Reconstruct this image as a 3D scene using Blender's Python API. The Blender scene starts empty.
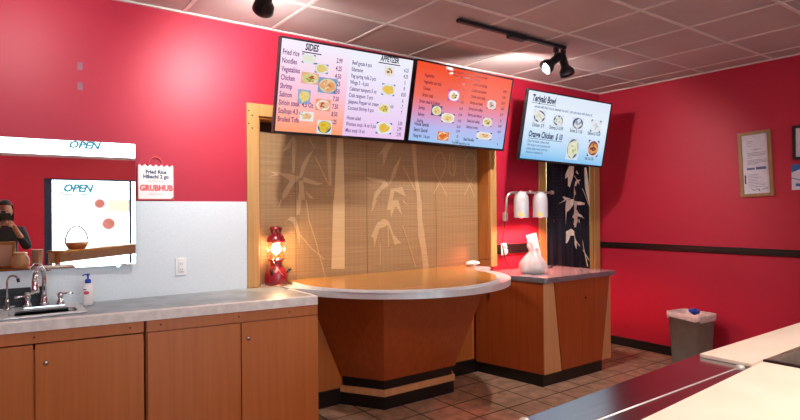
import bpy, bmesh, math, random
from mathutils import Vector, Matrix
from mathutils.geometry import tessellate_polygon
random.seed(7)
PI = math.pi
S = bpy.context.scene
COL = S.collection
# ------------------------------------------------------------------ colour / material helpers
def L(h, k=1.0):
    h = h.lstrip('#'); o = []
    for i in (0, 2, 4):
        v = int(h[i:i+2], 16)/255
        o.append((v/12.92 if v <= .04045 else ((v+.055)/1.055)**2.4)*k)
    return (o[0], o[1], o[2], 1)
def new_mat(name):
    m = bpy.data.materials.new(name); m.use_nodes = True
    nt = m.node_tree; b = nt.nodes['Principled BSDF']
    return m, nt, b
def N(nt, t, **kw):
    n = nt.nodes.new(t)
    for k, v in kw.items(): setattr(n, k, v)
    return n
def coords(nt, scale=(1, 1, 1), loc=(0, 0, 0), obj=False):
    if obj: src = N(nt, 'ShaderNodeTexCoord').outputs['Object']
    else: src = N(nt, 'ShaderNodeNewGeometry').outputs['Position']
    mp = N(nt, 'ShaderNodeMapping'); mp.inputs['Scale'].default_value = scale; mp.inputs['Location'].default_value = loc
    nt.links.new(src, mp.inputs['Vector']); return mp.outputs['Vector']
def mat(name, c1, c2=None, rough=.5, metal=0, scale=(20, 20, 20), detail=4, bump=0, coat=0, rvar=0, spec=.5, obj=False, lo=.35, hi=.65, coat_rough=.1, trans=0, sss=0, alpha=1):
    """procedural surface: a noise blends two close colours, optionally drives roughness and bump"""
    m, nt, b = new_mat(name)
    v = coords(nt, scale, obj=obj)
    n = N(nt, 'ShaderNodeTexNoise'); n.inputs['Scale'].default_value = 1; n.inputs['Detail'].default_value = detail
    nt.links.new(v, n.inputs['Vector'])
    r = N(nt, 'ShaderNodeValToRGB'); r.color_ramp.elements[0].position = lo; r.color_ramp.elements[1].position = hi
    r.color_ramp.elements[0].color = c1; r.color_ramp.elements[1].color = c2 or c1
    nt.links.new(n.outputs['Fac'], r.inputs['Fac']); nt.links.new(r.outputs['Color'], b.inputs['Base Color'])
    b.inputs['Roughness'].default_value = rough; b.inputs['Metallic'].default_value = metal
    b.inputs['Specular IOR Level'].default_value = spec
    b.inputs['Coat Weight'].default_value = coat; b.inputs['Coat Roughness'].default_value = coat_rough
    b.inputs['Transmission Weight'].default_value = trans; b.inputs['Alpha'].default_value = alpha
    if rvar:
        mr = N(nt, 'ShaderNodeMapRange'); mr.inputs['To Min'].default_value = rough-rvar; mr.inputs['To Max'].default_value = rough+rvar
        nt.links.new(n.outputs['Fac'], mr.inputs['Value']); nt.links.new(mr.outputs['Result'], b.inputs['Roughness'])
    if bump:
        bp = N(nt, 'ShaderNodeBump'); bp.inputs['Strength'].default_value = bump; bp.inputs['Distance'].default_value = .01
        nt.links.new(n.outputs['Fac'], bp.inputs['Height']); nt.links.new(bp.outputs['Normal'], b.inputs['Normal'])
    return m
def emis(name, col, k=1.0):
    m, nt, b = new_mat(name)
    b.inputs['Base Color'].default_value = (0, 0, 0, 1); b.inputs['Emission Color'].default_value = col
    b.inputs['Emission Strength'].default_value = k; b.inputs['Roughness'].default_value = .3
    return m
def glassy(name, tint=(1, 1, 1, 1), gloss=.08, rough=.02):
    m, nt, b = new_mat(name); nt.nodes.remove(b)
    t = N(nt, 'ShaderNodeBsdfTransparent'); t.inputs['Color'].default_value = tint
    g = N(nt, 'ShaderNodeBsdfGlossy'); g.inputs['Roughness'].default_value = rough
    x = N(nt, 'ShaderNodeMixShader'); x.inputs['Fac'].default_value = gloss
    o = nt.nodes['Material Output']
    nt.links.new(t.outputs[0], x.inputs[1]); nt.links.new(g.outputs[0], x.inputs[2]); nt.links.new(x.outputs[0], o.inputs['Surface'])
    return m
# ------------------------------------------------------------------ mesh builder
class MB:
    def __init__(s): s.v = []; s.f = []; s.mi = []; s.m = 0; s.smooth = []
    def add(s, vs, fs, sm=False):
        o = len(s.v); s.v += [tuple(x) for x in vs]
        for f in fs: s.f.append([i+o for i in f]); s.mi.append(s.m); s.smooth.append(sm)
        return s
    def box(s, x0, x1, y0, y1, z0, z1, bev=0, seg=1):
        if bev <= 0:
            v = [(x0,y0,z0),(x1,y0,z0),(x1,y1,z0),(x0,y1,z0),(x0,y0,z1),(x1,y0,z1),(x1,y1,z1),(x0,y1,z1)]
            return s.add(v, [(0,3,2,1),(4,5,6,7),(0,1,5,4),(1,2,6,5),(2,3,7,6),(3,0,4,7)])
        bm = bmesh.new(); r = bmesh.ops.create_cube(bm, size=1)
        for v in bm.verts: v.co = Vector(((x0+x1)/2+v.co.x*(x1-x0), (y0+y1)/2+v.co.y*(y1-y0), (z0+z1)/2+v.co.z*(z1-z0)))
        bmesh.ops.bevel(bm, geom=bm.edges[:], offset=bev, segments=seg, affect='EDGES', profile=.7)
        return s.bm(bm, sm=False)
    def bm(s, bm, sm=False):
        bm.verts.ensure_lookup_table(); bm.verts.index_update()
        s.add([v.co.copy() for v in bm.verts], [[v.index for v in f.verts] for f in bm.faces], sm); bm.free(); return s
    def hull8(s, bot, top):           # two quads -> solid
        return s.add(list(bot)+list(top), [(3,2,1,0),(4,5,6,7),(0,1,5,4),(1,2,6,5),(2,3,7,6),(3,0,4,7)])
    def prism(s, poly, z0, z1, axis='z', sm=False):
        n = len(poly)
        def P(a, b, c): return {'z': (a, b, c), 'y': (a, c, b), 'x': (c, a, b)}[axis]
        vs = [P(a, b, z0) for a, b in poly]+[P(a, b, z1) for a, b in poly]
        fs = [list(range(n))[::-1], [n+i for i in range(n)]]+[(i, (i+1) % n, n+(i+1) % n, n+i) for i in range(n)]
        return s.add(vs, fs, sm)
    def lathe(s, prof, c=(0, 0, 0), n=24, sm=True, ax=None, cap=True, sx=1, sy=1):
        """prof: (r,h) list along the axis"""
        M = Matrix.Identity(3)
        if ax is not None: M = Vector((0, 0, 1)).rotation_difference(Vector(ax).normalized()).to_matrix()
        c = Vector(c); vs = []; fs = []
        for r, h in prof:
            for i in range(n):
                a = 2*PI*i/n; vs.append(c+M @ Vector((r*math.cos(a)*sx, r*math.sin(a)*sy, h)))
        for j in range(len(prof)-1):
            for i in range(n):
                k = (i+1) % n; fs.append((j*n+i, j*n+k, (j+1)*n+k, (j+1)*n+i))
        s.add(vs, fs, sm)
        if cap:
            o = len(s.v)-len(vs)
            for j, rev in ((0, True), (len(prof)-1, False)):
                if prof[j][0] > 1e-6:
                    q = [o+j*n+i for i in range(n)]; s.f.append(q[::-1] if rev else q); s.mi.append(s.m); s.smooth.append(False)
        return s
    def cyl(s, p0, p1, r0, r1=None, n=16, sm=True):
        p0 = Vector(p0); p1 = Vector(p1); r1 = r0 if r1 is None else r1
        return s.lathe([(r0, 0), (r1, (p1-p0).length)], p0, n, sm, ax=p1-p0)
    def tube(s, pts, r, n=8, closed=False):
        pts = [Vector(p) for p in pts]; m = len(pts); vs = []; fs = []
        up = None
        for i, p in enumerate(pts):
            a = pts[(i-1) % m] if (i > 0 or closed) else p; b = pts[(i+1) % m] if (i < m-1 or closed) else p
            t = (b-a).normalized()
            if up is None: up = t.orthogonal().normalized()
            up = (up-t*up.dot(t)); up = up.normalized() if up.length > 1e-6 else t.orthogonal().normalized()
            w = t.cross(up); rr = r[i] if isinstance(r, (list, tuple)) else r
            for k in range(n):
                q = 2*PI*k/n; vs.append(p+up*math.cos(q)*rr+w*math.sin(q)*rr)
        for j in range(m if closed else m-1):
            for i in range(n):
                k = (i+1) % n; j2 = (j+1) % m; fs.append((j*n+i, j*n+k, j2*n+k, j2*n+i))
        if not closed: fs += [list(range(n))[::-1], [(m-1)*n+i for i in range(n)]]
        return s.add(vs, fs, True)
    def ball(s, c, r, sx=1, sy=1, sz=1, n=16, m=10):
        pr = [(r*math.sin(PI*i/m), -r*math.cos(PI*i/m)*sz) for i in range(m+1)]
        pr[0] = (1e-5, pr[0][1]); pr[-1] = (1e-5, pr[-1][1])
        return s.lathe(pr, c, n, True, sx=sx, sy=sy, cap=False)
    def quad(s, a, b, c, d): return s.add([a, b, c, d], [(0, 1, 2, 3)])
    def text(s, t, x, y, size, fn, xs=1.0, align='LEFT', shear=0, bold=0):
        cu = bpy.data.curves.new('t', 'FONT'); cu.body = t; cu.size = size; cu.align_x = align; cu.resolution_u = 2; cu.shear = shear; cu.offset = bold
        ob = bpy.data.objects.new('t', cu); me = bpy.data.meshes.new_from_object(ob)
        s.add([fn(x+v.co.x*xs, y+v.co.y) for v in me.vertices], [list(p.vertices) for p in me.polygons])
        bpy.data.objects.remove(ob); bpy.data.curves.remove(cu); bpy.data.meshes.remove(me); return s
    def build(s, name, mats, parent=None, local=False):
        me = bpy.data.meshes.new(name)
        vs = s.v
        if parent is not None and not local:
            inv = MW[parent.name].inverted(); vs = [inv @ Vector(v) for v in vs]
        me.from_pydata([tuple(v) for v in vs], [], s.f)
        for m in (mats if isinstance(mats, (list, tuple)) else [mats]): me.materials.append(m)
        me.polygons.foreach_set('material_index', s.mi); me.polygons.foreach_set('use_smooth', s.smooth)
        me.update()
        o = bpy.data.objects.new(name, me); COL.objects.link(o)
        MW[o.name] = MW[parent.name].copy() if parent is not None else Matrix.Identity(4)
        if parent is not None: o.parent = parent
        return o
MW = {}
def thing(name, label, cat, M, group=None):
    o = bpy.data.objects.new(name, None); COL.objects.link(o); o.empty_display_size = .1
    if not isinstance(M, Matrix): M = Matrix.Translation(Vector(M))
    o.matrix_world = M; MW[o.name] = M.copy(); o['label'] = label; o['category'] = cat
    if group: o['group'] = group
    return o
def tag(o, label, cat, group=None):
    o['label'] = label; o['category'] = cat
    if group: o['group'] = group
    return o
def origin(o, p):                      # move a single-mesh thing's origin to its base
    p = Vector(p); o.data.transform(Matrix.Translation(-p)); o.matrix_world = Matrix.Translation(p); MW[o.name] = Matrix.Translation(p); return o
def struct(o, label=None):
    o['kind'] = 'structure'
    if label: o['label'] = label
    return o
def dup(root, M, label, group=None):
    r = root.copy(); COL.objects.link(r); r.matrix_world = M; r['label'] = label
    if group: r['group'] = group
    for ch in list(root.children):
        c = ch.copy(); COL.objects.link(c); c.parent = r
        for g in list(ch.children):
            d = g.copy(); COL.objects.link(d); d.parent = c
    return r
STRIPI = (13, 18)
CURT=[[[5.108,1.971],[5.209,1.966],[5.164,1.873],[5.119,1.735],[5.09,1.752],[5.092,1.852],[5.028,1.805],[5.063,1.878]],[[5.253,1.931],[5.282,1.886],[5.232,1.902]],[[5.252,1.829],[5.296,1.821],[5.236,1.755],[5.206,1.746],[5.222,1.801]],[[5.206,1.746],[5.229,1.673],[5.19,1.608],[5.16,1.617],[5.191,1.681]],[[4.932,1.561],[5.017,1.601],[4.981,1.633],[5.017,1.637],[5.131,1.613],[5.031,1.589]],[[5.074,1.598],[5.204,1.614],[5.13,1.507],[5.057,1.453],[5.044,1.489]],[[5.204,1.59],[5.398,1.566],[5.382,1.544],[5.247,1.544],[5.201,1.361],[5.177,1.361],[5.189,1.544]],[[5.232,1.47],[5.35,1.395],[5.29,1.411]],[[5.187,1.434],[5.246,1.452],[5.265,1.36],[5.215,1.327],[5.156,1.328]],[[5.373,1.963],[5.425,1.965],[5.452,1.732],[5.489,1.507],[5.495,1.318],[5.455,1.319],[5.458,1.507],[5.401,1.768]],[[5.186,1.489],[5.254,1.489],[5.281,1.446],[5.364,1.393],[5.267,1.42],[5.224,1.301],[5.183,1.294],[5.171,1.387],[5.144,1.413]],[[5.044,1.489],[5.079,1.489],[5.058,1.33],[5.037,1.331]],[[5.055,1.129],[5.062,1.255],[5.129,1.286],[5.196,1.234],[5.235,1.122],[5.234,1.054],[5.194,1.115],[5.163,1.209],[5.12,1.211],[5.074,1.128]],[[5.465,1.488],[5.513,1.488],[5.519,1.295],[5.53,1.032],[5.55,0.824],[5.503,0.827],[5.501,1.033],[5.481,1.278]]]
CURTS=[[[5.208,1.865],[5.354,1.702],[5.489,1.525]],[[5.275,1.386],[5.345,1.075],[5.427,0.854]],[[5.222,1.148],[5.345,1.032],[5.442,0.923]]]
BL=[[[2.059,1.98],[2.0,1.925],[1.954,1.848],[1.931,1.758],[1.958,1.759],[1.992,1.85]],[[1.676,1.75],[1.737,1.774],[1.684,1.794],[1.745,1.789],[1.76,1.767]],[[1.745,1.789],[1.854,1.778],[1.95,1.759],[1.893,1.713],[1.829,1.609],[1.79,1.58],[1.79,1.623],[1.854,1.727]],[[1.966,1.759],[2.082,1.725],[2.141,1.711],[2.082,1.695],[1.966,1.722]],[[1.926,1.728],[1.966,1.73],[1.981,1.581],[1.916,1.581],[1.933,1.655]],[[1.982,1.656],[2.064,1.589],[2.014,1.596]],[[1.875,2.065],[1.901,2.067],[1.912,2.009],[1.894,1.787],[1.873,1.786]],[[1.8,1.958],[1.856,2.034],[1.88,2.058],[1.856,1.976],[1.808,1.951]],[[2.002,2.077],[2.054,2.048],[2.018,2.063]],[[2.17,2.086],[2.208,2.089],[2.215,1.698],[2.193,1.697]],[[1.751,1.5],[1.79,1.58],[1.774,1.58]],[[1.907,1.463],[1.908,1.581],[1.952,1.581],[1.932,1.47]],[[1.796,1.391],[1.852,1.451],[1.899,1.448],[1.938,1.314],[1.93,1.233],[1.906,1.33],[1.875,1.412],[1.836,1.427]],[[2.27,2.082],[2.327,2.086],[2.337,1.533],[2.234,1.533]],[[2.658,1.947],[2.758,2.075],[2.829,2.08],[2.767,1.994],[2.721,1.876],[2.714,1.991]],[[2.91,1.968],[2.827,1.864],[2.775,1.714],[2.836,1.782]],[[2.532,1.772],[2.561,1.777],[2.735,1.759],[2.775,1.714],[2.695,1.663],[2.597,1.533],[2.627,1.646],[2.715,1.729],[2.58,1.75]],[[2.795,1.681],[2.917,1.7],[2.958,1.617],[2.835,1.665],[2.793,1.5],[2.753,1.5]],[[2.231,1.583],[2.337,1.583],[2.332,1.022],[2.209,1.03]],[[2.616,1.585],[2.655,1.585],[2.592,1.475]],[[2.804,1.586],[2.875,1.587],[2.915,1.453],[2.844,1.537],[2.796,1.438],[2.789,1.504]],[[2.585,1.279],[2.653,1.391],[2.722,1.425],[2.772,1.405],[2.821,1.288],[2.902,1.211],[2.83,1.197],[2.801,1.289],[2.762,1.372],[2.732,1.357],[2.672,1.342],[2.622,1.189],[2.613,1.262]],[[3.022,2.088],[3.069,2.091],[3.088,1.819],[3.118,1.631],[3.138,1.408],[3.084,1.409],[3.075,1.631],[3.045,1.869]],[[2.916,1.595],[2.989,1.537],[2.926,1.57]],[[3.081,1.588],[3.133,1.588],[3.138,1.417],[3.169,1.244],[3.211,0.974],[3.144,0.969],[3.124,1.142],[3.087,1.263]]]
BLS=[[[2.067,1.928],[2.193,1.697]],[[2.018,2.06],[2.067,1.988]],[[1.989,1.581],[2.013,1.417],[2.062,1.281],[2.152,0.973]],[[1.93,1.315],[2.028,1.207],[2.145,1.111]],[[2.762,1.372],[2.77,1.183]],[[2.681,1.211],[2.679,1.032]],[[3.273,1.642],[3.392,1.836],[3.404,1.861],[3.411,1.889],[3.414,1.919],[3.412,1.948],[3.405,1.976],[3.394,1.999],[3.38,2.017],[3.363,2.027],[3.346,2.03],[3.328,2.025],[3.311,2.013],[3.297,1.994],[3.286,1.97],[3.279,1.942],[3.276,1.913],[3.278,1.883],[3.285,1.856],[3.295,1.833],[3.434,1.626]],[[3.543,1.924],[3.541,1.961],[3.534,1.993],[3.523,2.017],[3.509,2.029],[3.494,2.028],[3.48,2.014],[3.469,1.99],[3.461,1.957],[3.458,1.921],[3.46,1.884],[3.467,1.852],[3.478,1.828],[3.492,1.816],[3.507,1.817],[3.521,1.83],[3.533,1.854],[3.54,1.887],[3.543,1.924]],[[3.501,2.012],[3.53,1.816]],[[3.649,1.637],[3.779,1.827],[3.791,1.854],[3.799,1.884],[3.802,1.917],[3.8,1.949],[3.792,1.979],[3.781,2.005],[3.765,2.024],[3.747,2.036],[3.728,2.039],[3.708,2.033],[3.69,2.02],[3.675,1.999],[3.663,1.973],[3.655,1.943],[3.652,1.911],[3.654,1.879],[3.661,1.849],[3.673,1.824],[3.786,1.62]],[[3.7,1.803],[3.762,1.731]],[[2.929,1.881],[3.06,1.673]],[[2.914,1.369],[2.986,1.199],[3.058,0.992]]]
# ------------------------------------------------------------------ room dimensions (metres, floor z=0, camera over the origin)
WY = 3.83; RX = 5.605; CZ = 2.81; LX = -2.2; FY = -2.5; SK = .955
# ------------------------------------------------------------------ materials
def wall_paint(name, c1, c2):
    m, nt, b = new_mat(name)
    n = N(nt, 'ShaderNodeTexNoise'); n.inputs['Scale'].default_value = 1; n.inputs['Detail'].default_value = 6
    nt.links.new(coords(nt, (1.3, 1.3, 1.6)), n.inputs['Vector'])
    r = N(nt, 'ShaderNodeValToRGB'); r.color_ramp.elements[0].color = c1; r.color_ramp.elements[1].color = c2
    r.color_ramp.elements[0].position = .3; r.color_ramp.elements[1].position = .7
    nt.links.new(n.outputs['Fac'], r.inputs['Fac']); nt.links.new(r.outputs['Color'], b.inputs['Base Color'])
    n2 = N(nt, 'ShaderNodeTexNoise'); n2.inputs['Scale'].default_value = 1; n2.inputs['Detail'].default_value = 3
    nt.links.new(coords(nt, (160, 160, 160)), n2.inputs['Vector'])
    bp = N(nt, 'ShaderNodeBump'); bp.inputs['Strength'].default_value = .12; bp.inputs['Distance'].default_value = .003
    nt.links.new(n2.outputs['Fac'], bp.inputs['Height']); nt.links.new(bp.outputs['Normal'], b.inputs['Normal'])
    b.inputs['Roughness'].default_value = .52; b.inputs['Specular IOR Level'].default_value = .5
    return m
RED = wall_paint('red semi-gloss wall paint', L('#ae1632'), L('#b51a38'))
WHITEP = mat('white frp panel', L('#d6e0e6'), L('#dde6ea'), rough=.32, scale=(90, 90, 90), bump=.02)
TILEC = mat('ceiling tile', L('#b09c99'), L('#b9a6a3'), rough=.9, scale=(2.2, 2.2, 2.2), detail=8, bump=.1)
GRID = mat('ceiling grid metal', L('#cfc2bc'), L('#d8ccc6'), rough=.5)
BLACKT = mat('black vinyl trim', L('#0c0b0c'), L('#141214'), rough=.35, scale=(40, 40, 40))
def wood(name, c1, c2, c3, sc, rough=.35, coat=.2, obj=False, bump=.03):
    m, nt, b = new_mat(name)
    v = coords(nt, sc, obj=obj)
    n = N(nt, 'ShaderNodeTexNoise'); n.inputs['Scale'].default_value = 1; n.inputs['Detail'].default_value = 5; n.inputs['Distortion'].default_value = .25
    nt.links.new(v, n.inputs['Vector'])
    r = N(nt, 'ShaderNodeValToRGB'); e = r.color_ramp.elements; e[0].position = .3; e[1].position = .7
    e[0].color = c1; e[1].color = c3; k = e.new(.5); k.color = c2
    nt.links.new(n.outputs['Fac'], r.inputs['Fac']); nt.links.new(r.outputs['Color'], b.inputs['Base Color'])
    b.inputs['Roughness'].default_value = rough; b.inputs['Coat Weight'].default_value = coat; b.inputs['Coat Roughness'].default_value = .2
    if bump:
        bp = N(nt, 'ShaderNodeBump'); bp.inputs['Strength'].default_value = bump; bp.inputs['Distance'].default_value = .004
        nt.links.new(n.outputs['Fac'], bp.inputs['Height']); nt.links.new(bp.outputs['Normal'], b.inputs['Normal'])
    return m
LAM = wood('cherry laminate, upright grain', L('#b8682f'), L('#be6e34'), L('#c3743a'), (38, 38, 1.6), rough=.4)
LAMSHADE = wood('deeper cherry laminate', L('#9c4518'), L('#a54c1d'), L('#ab5222'), (38, 38, 1.6), rough=.4)  # same cherry laminate, with dimmer, warmer light put into its colour
LAM2 = wood('lighter maple laminate', L('#cf9564'), L('#d49c6c'), L('#daa476'), (30, 30, 1.5), rough=.4)
LAMTOP = wood('beech laminate table top', L('#bd7c35'), L('#c98b40'), L('#d2974c'), (1.4, 26, 26), rough=.22, coat=.4)
PINE = wood('varnished pine trim', L('#ab7d45'), L('#b88a52'), L('#c0935a'), (45, 45, 2.2), rough=.4)
DARKW = wood('dark brown board', L('#2c130a'), L('#3a1a0e'), L('#482213'), (60, 60, 2), rough=.6)
STEEL = mat('brushed stainless steel', L('#adaeb2'), L('#b4b5b9'), rough=.19, metal=1, scale=(3, 90, 90), rvar=.01)
STEELT = mat('scuffed stainless edge', L('#dcdcde'), L('#e8e8e9'), rough=.36, metal=.4, scale=(14, 14, 14), rvar=.08)
CHROME = mat('polished chrome', L('#d8d8dc'), L('#e2e2e6'), rough=.08, metal=1)
CTOP = mat('grey marbled laminate', L('#757f85'), L('#98a2a8'), rough=.33, scale=(9, 9, 9), detail=9)
CEDGE = mat('pale marbled laminate edge', L('#dcd5ce'), L('#eee8e2'), rough=.35, scale=(25, 25, 25), detail=8)
BLACKM = mat('black metal', L('#0a0a0c'), L('#101013'), rough=.45)
BLACKP = mat('black plastic', L('#0d0e11'), L('#16171b'), rough=.3)
CREAM = mat('cream cutting board', L('#f5e6d4'), L('#f8ecdd'), rough=.5, scale=(6, 6, 6), detail=8)
GREYP = mat('grey bin plastic', L('#88867f'), L('#918f88'), rough=.55, scale=(14, 14, 6))
WPLAS = mat('white plastic', L('#e6e6e6'), L('#efefef'), rough=.35)
NAVY = mat('navy curtain cloth', L('#0c0d1e'), L('#131427'), rough=.9, scale=(300, 300, 300))
OFFW = mat('off-white print', L('#e2d8c4'), L('#ece3d1'), rough=.85)
# floor: 30 cm brown clay tiles on a dark grout
def floor_mat():
    m, nt, b = new_mat('brown clay floor tile')
    v = coords(nt, (1, 1, 1), loc=(-3.445+6, -3.255+6, 0))
    br = N(nt, 'ShaderNodeTexBrick'); br.offset = 0; br.squash = 1
    for k, x in (('Scale', 1), ('Mortar Size', .008), ('Mortar Smooth', .2), ('Brick Width', .30), ('Row Height', .30), ('Bias', 0)): br.inputs[k].default_value = x
    br.inputs['Color1'].default_value = L('#a58570'); br.inputs['Color2'].default_value = L('#b3927c'); br.inputs['Mortar'].default_value = L('#23170f')
    nt.links.new(v, br.inputs['Vector'])
    n = N(nt, 'ShaderNodeTexNoise'); n.inputs['Detail'].default_value = 8; n.inputs['Scale'].default_value = 1
    nt.links.new(coords(nt, (11, 11, 11)), n.inputs['Vector'])
    r = N(nt, 'ShaderNodeValToRGB'); r.color_ramp.elements[0].color = (.62, .6, .58, 1); r.color_ramp.elements[1].color = (1.2, 1.15, 1.1, 1)
    r.color_ramp.elements[0].position = .35; r.color_ramp.elements[1].position = .68
    nt.links.new(n.outputs['Fac'], r.inputs['Fac'])
    mx = N(nt, 'ShaderNodeMix', data_type='RGBA', blend_type='MULTIPLY'); mx.inputs[0].default_value = 1
    nt.links.new(br.outputs['Color'], mx.inputs[6]); nt.links.new(r.outputs['Color'], mx.inputs[7]); nt.links.new(mx.outputs[2], b.inputs['Base Color'])
    b.inputs['Roughness'].default_value = .38
    bp = N(nt, 'ShaderNodeBump'); bp.inputs['Strength'].default_value = .5; bp.inputs['Distance'].default_value = .003; bp.invert = True
    nt.links.new(br.outputs['Fac'], bp.inputs['Height']); nt.links.new(bp.outputs['Normal'], b.inputs['Normal'])
    return m
FLOORM = floor_mat()
def blind_mat():
    m, nt, b = new_mat('woven bamboo reed')
    w = N(nt, 'ShaderNodeTexWave', wave_type='BANDS', bands_direction='Z'); w.inputs['Scale'].default_value = 38; w.inputs['Distortion'].default_value = 1.5; w.inputs['Detail'].default_value = 2
    nt.links.new(coords(nt, (1, 1, 1)), w.inputs['Vector'])
    w2 = N(nt, 'ShaderNodeTexWave', wave_type='BANDS', bands_direction='X'); w2.inputs['Scale'].default_value = 7; w2.inputs['Distortion'].default_value = .6
    nt.links.new(coords(nt, (1, 1, 1)), w2.inputs['Vector'])
    n = N(nt, 'ShaderNodeTexNoise'); n.inputs['Scale'].default_value = 1; n.inputs['Detail'].default_value = 5
    nt.links.new(coords(nt, (1.5, 1.5, 110)), n.inputs['Vector'])
    r = N(nt, 'ShaderNodeValToRGB'); e = r.color_ramp.elements; e[0].color = L('#9b7650'); e[1].color = L('#b69063'); e[0].position = .3; e[1].position = .7
    nt.links.new(n.outputs['Fac'], r.inputs['Fac'])
    m1 = N(nt, 'ShaderNodeMix', data_type='RGBA', blend_type='MULTIPLY'); m1.inputs[0].default_value = .16
    nt.links.new(r.outputs['Color'], m1.inputs[6]); nt.links.new(w.outputs['Color'], m1.inputs[7])
    m2 = N(nt, 'ShaderNodeMix', data_type='RGBA', blend_type='MULTIPLY'); m2.inputs[0].default_value = .07
    nt.links.new(m1.outputs[2], m2.inputs[6]); nt.links.new(w2.outputs['Color'], m2.inputs[7])
    nt.links.new(m2.outputs[2], b.inputs['Base Color']); b.inputs['Roughness'].default_value = .6
    return m
BLINDM = blind_mat()
MOTIF = mat('pale tan stencil paint', L('#ba966a'), L('#c4a278'), rough=.65, scale=(2, 2, 160), detail=3)
STRIPM = mat('pale blind stripe', L('#cba97a'), L('#d4b488'), rough=.65, scale=(2, 2, 160), detail=3)
# ------------------------------------------------------------------ shell
struct(MB().box(LX-.1, RX+.1, FY-.1, 5.6, -.1, 0).build('floor', FLOORM))
# ceiling tiles + grid
c = MB().box(LX-.1, RX+.1, FY-.1, 5.6, CZ, CZ+.1); ceil = struct(c.build('ceiling', TILEC))
g = MB(); x0, sx, y0, sy = 1.034, .616, 3.254, .593
k = -6
while x0+k*sx < RX:
    X = x0+k*sx
    if X > LX: g.box(X-.012, X+.012, FY, WY, CZ-.006, CZ-.0005)
    k += 1
k = -2
while y0-k*sy > FY:
    Y = y0-k*sy
    if Y < WY: g.box(LX, RX, Y-.012, Y+.012, CZ-.0065, CZ-.001)
    k += 1
g.box(LX, RX, WY-.022, WY-.001, CZ-.012, CZ-.0005); g.box(RX-.022, RX-.001, FY, WY, CZ-.012, CZ-.0005)
g.build('ceiling_grid', GRID, ceil)
# back wall with its two openings
w = MB(); T = .17
OX0, OX1, OZ0, OZ1 = 1.545, 3.845, .925, 2.17      # serving hatch
DX0, DX1, DZ1 = 4.65, 5.475, 2.12                    # doorway
w.box(LX, OX0, WY, WY+T, 0, CZ); w.box(OX0, OX1, WY, WY+T, 0, OZ0); w.box(OX0, OX1, WY, WY+T, OZ1, CZ)
w.box(OX1, DX0, WY, WY+T, 0, CZ); w.box(DX0, DX1, WY, WY+T, DZ1, CZ); w.box(DX1, RX+.1, WY, WY+T, 0, CZ)
struct(w.build('wall_back', RED))
struct(MB().box(RX, RX+.12, FY, WY, 0, CZ).build('wall_right', RED))
struct(MB().box(LX-.12, LX, FY, WY+T, 0, CZ).build('wall_left', RED))
# front wall (behind the photographer): low sill, two posts, red band, transom
WINX0, WINX1 = .42, 3.1
f = MB()
f.box(LX, -2.1, FY-.12, FY, 0, CZ); f.box(-2.1, -.55, FY-.12, FY, 0, .8); f.box(-2.1, -.55, FY-.12, FY, 2.2, CZ); f.box(-.55, -.5, FY-.12, FY, 0, CZ); f.box(-.5, WINX0, FY-.12, FY, 0, 2.36); f.box(WINX1, RX, FY-.12, FY, 0, CZ)
f.box(WINX0, WINX1, FY-.12, FY, 0, .35); f.box(WINX0, WINX1, FY-.12, FY, 2.04, 2.36); f.box(-.5, WINX1, FY-.12, FY, 2.66, CZ)
struct(f.build('wall_front', wall_paint('brighter red wall paint', L('#d21f3c'), L('#da2844'))))  # red lightened here to stand in for light missing on this wall
GLASS = glassy('window glass', (.96, .98, .97, 1))
NAVYF = mat('dark blue window frame', L('#1c3350'), L('#25405f'), rough=.4)
def window(name, x0, x1, z0, z1, posts, fm):
    o = struct(MB().box(x0, x1, FY-.065, FY-.055, z0, z1).build(name, GLASS))
    b = MB(); t = .045
    b.box(x0, x1, FY-.09, FY-.03, z0, z0+t); b.box(x0, x1, FY-.09, FY-.03, z1-t*.5, z1)
    for p, wd in posts: b.box(p-wd/2, p+wd/2, FY-.09, FY-.02, z0+t, z1-t*.5)
    b.build('window_frame', fm, o); return o
window('window_1', WINX0, WINX1, .35, 2.04, [(WINX0+.05, .11), (1.62, .03), (2.4, .06), (WINX1-.03, .06)], NAVYF)
window('window_added', -2.1, -.55, .8, 2.2, [(-2.07, .06), (-1.3, .04), (-.58, .06)], NAVYF)  # added window, out of view, brings more daylight to the left side
window('window_2', -.5, WINX1, 2.36, 2.66, [(-.48, .04), (2.0, .03), (WINX1-.02, .04)], GRID)
# trims
struct(MB().box(LX, 1.457, WY-.006, WY, 0, 1.562).build('trim_1', WHITEP), 'white washable wall panel behind the sink counter')
b = MB()
b.box(1.70, 3.62, WY-.012, WY, 0.12, OZ0)
struct(b.build('trim_2', LAM), 'cherry laminate panel under the serving hatch')
struct(MB().box(1.70, 3.648, WY-.03, WY-.012, 0, .12).build('baseboard_back', BLACKT))
struct(MB().box(RX-.02, RX, FY, WY-.02, 0, .09).build('baseboard_right', BLACKT))
b = MB(); b.box(3.93, 4.545, WY-.022, WY, 1.068, 1.163, .006)
struct(b.build('trim_3', BLACKT), 'black chair rail between hatch and doorway')
b = MB(); b.box(RX-.026, RX, FY, WY-.005, 1.066, 1.128, .008); b.box(RX-.034, RX-.02, FY, WY-.005, 1.088, 1.106, .005)
struct(b.build('trim_4', BLACKT), 'black chair rail along the right wall')
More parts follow.
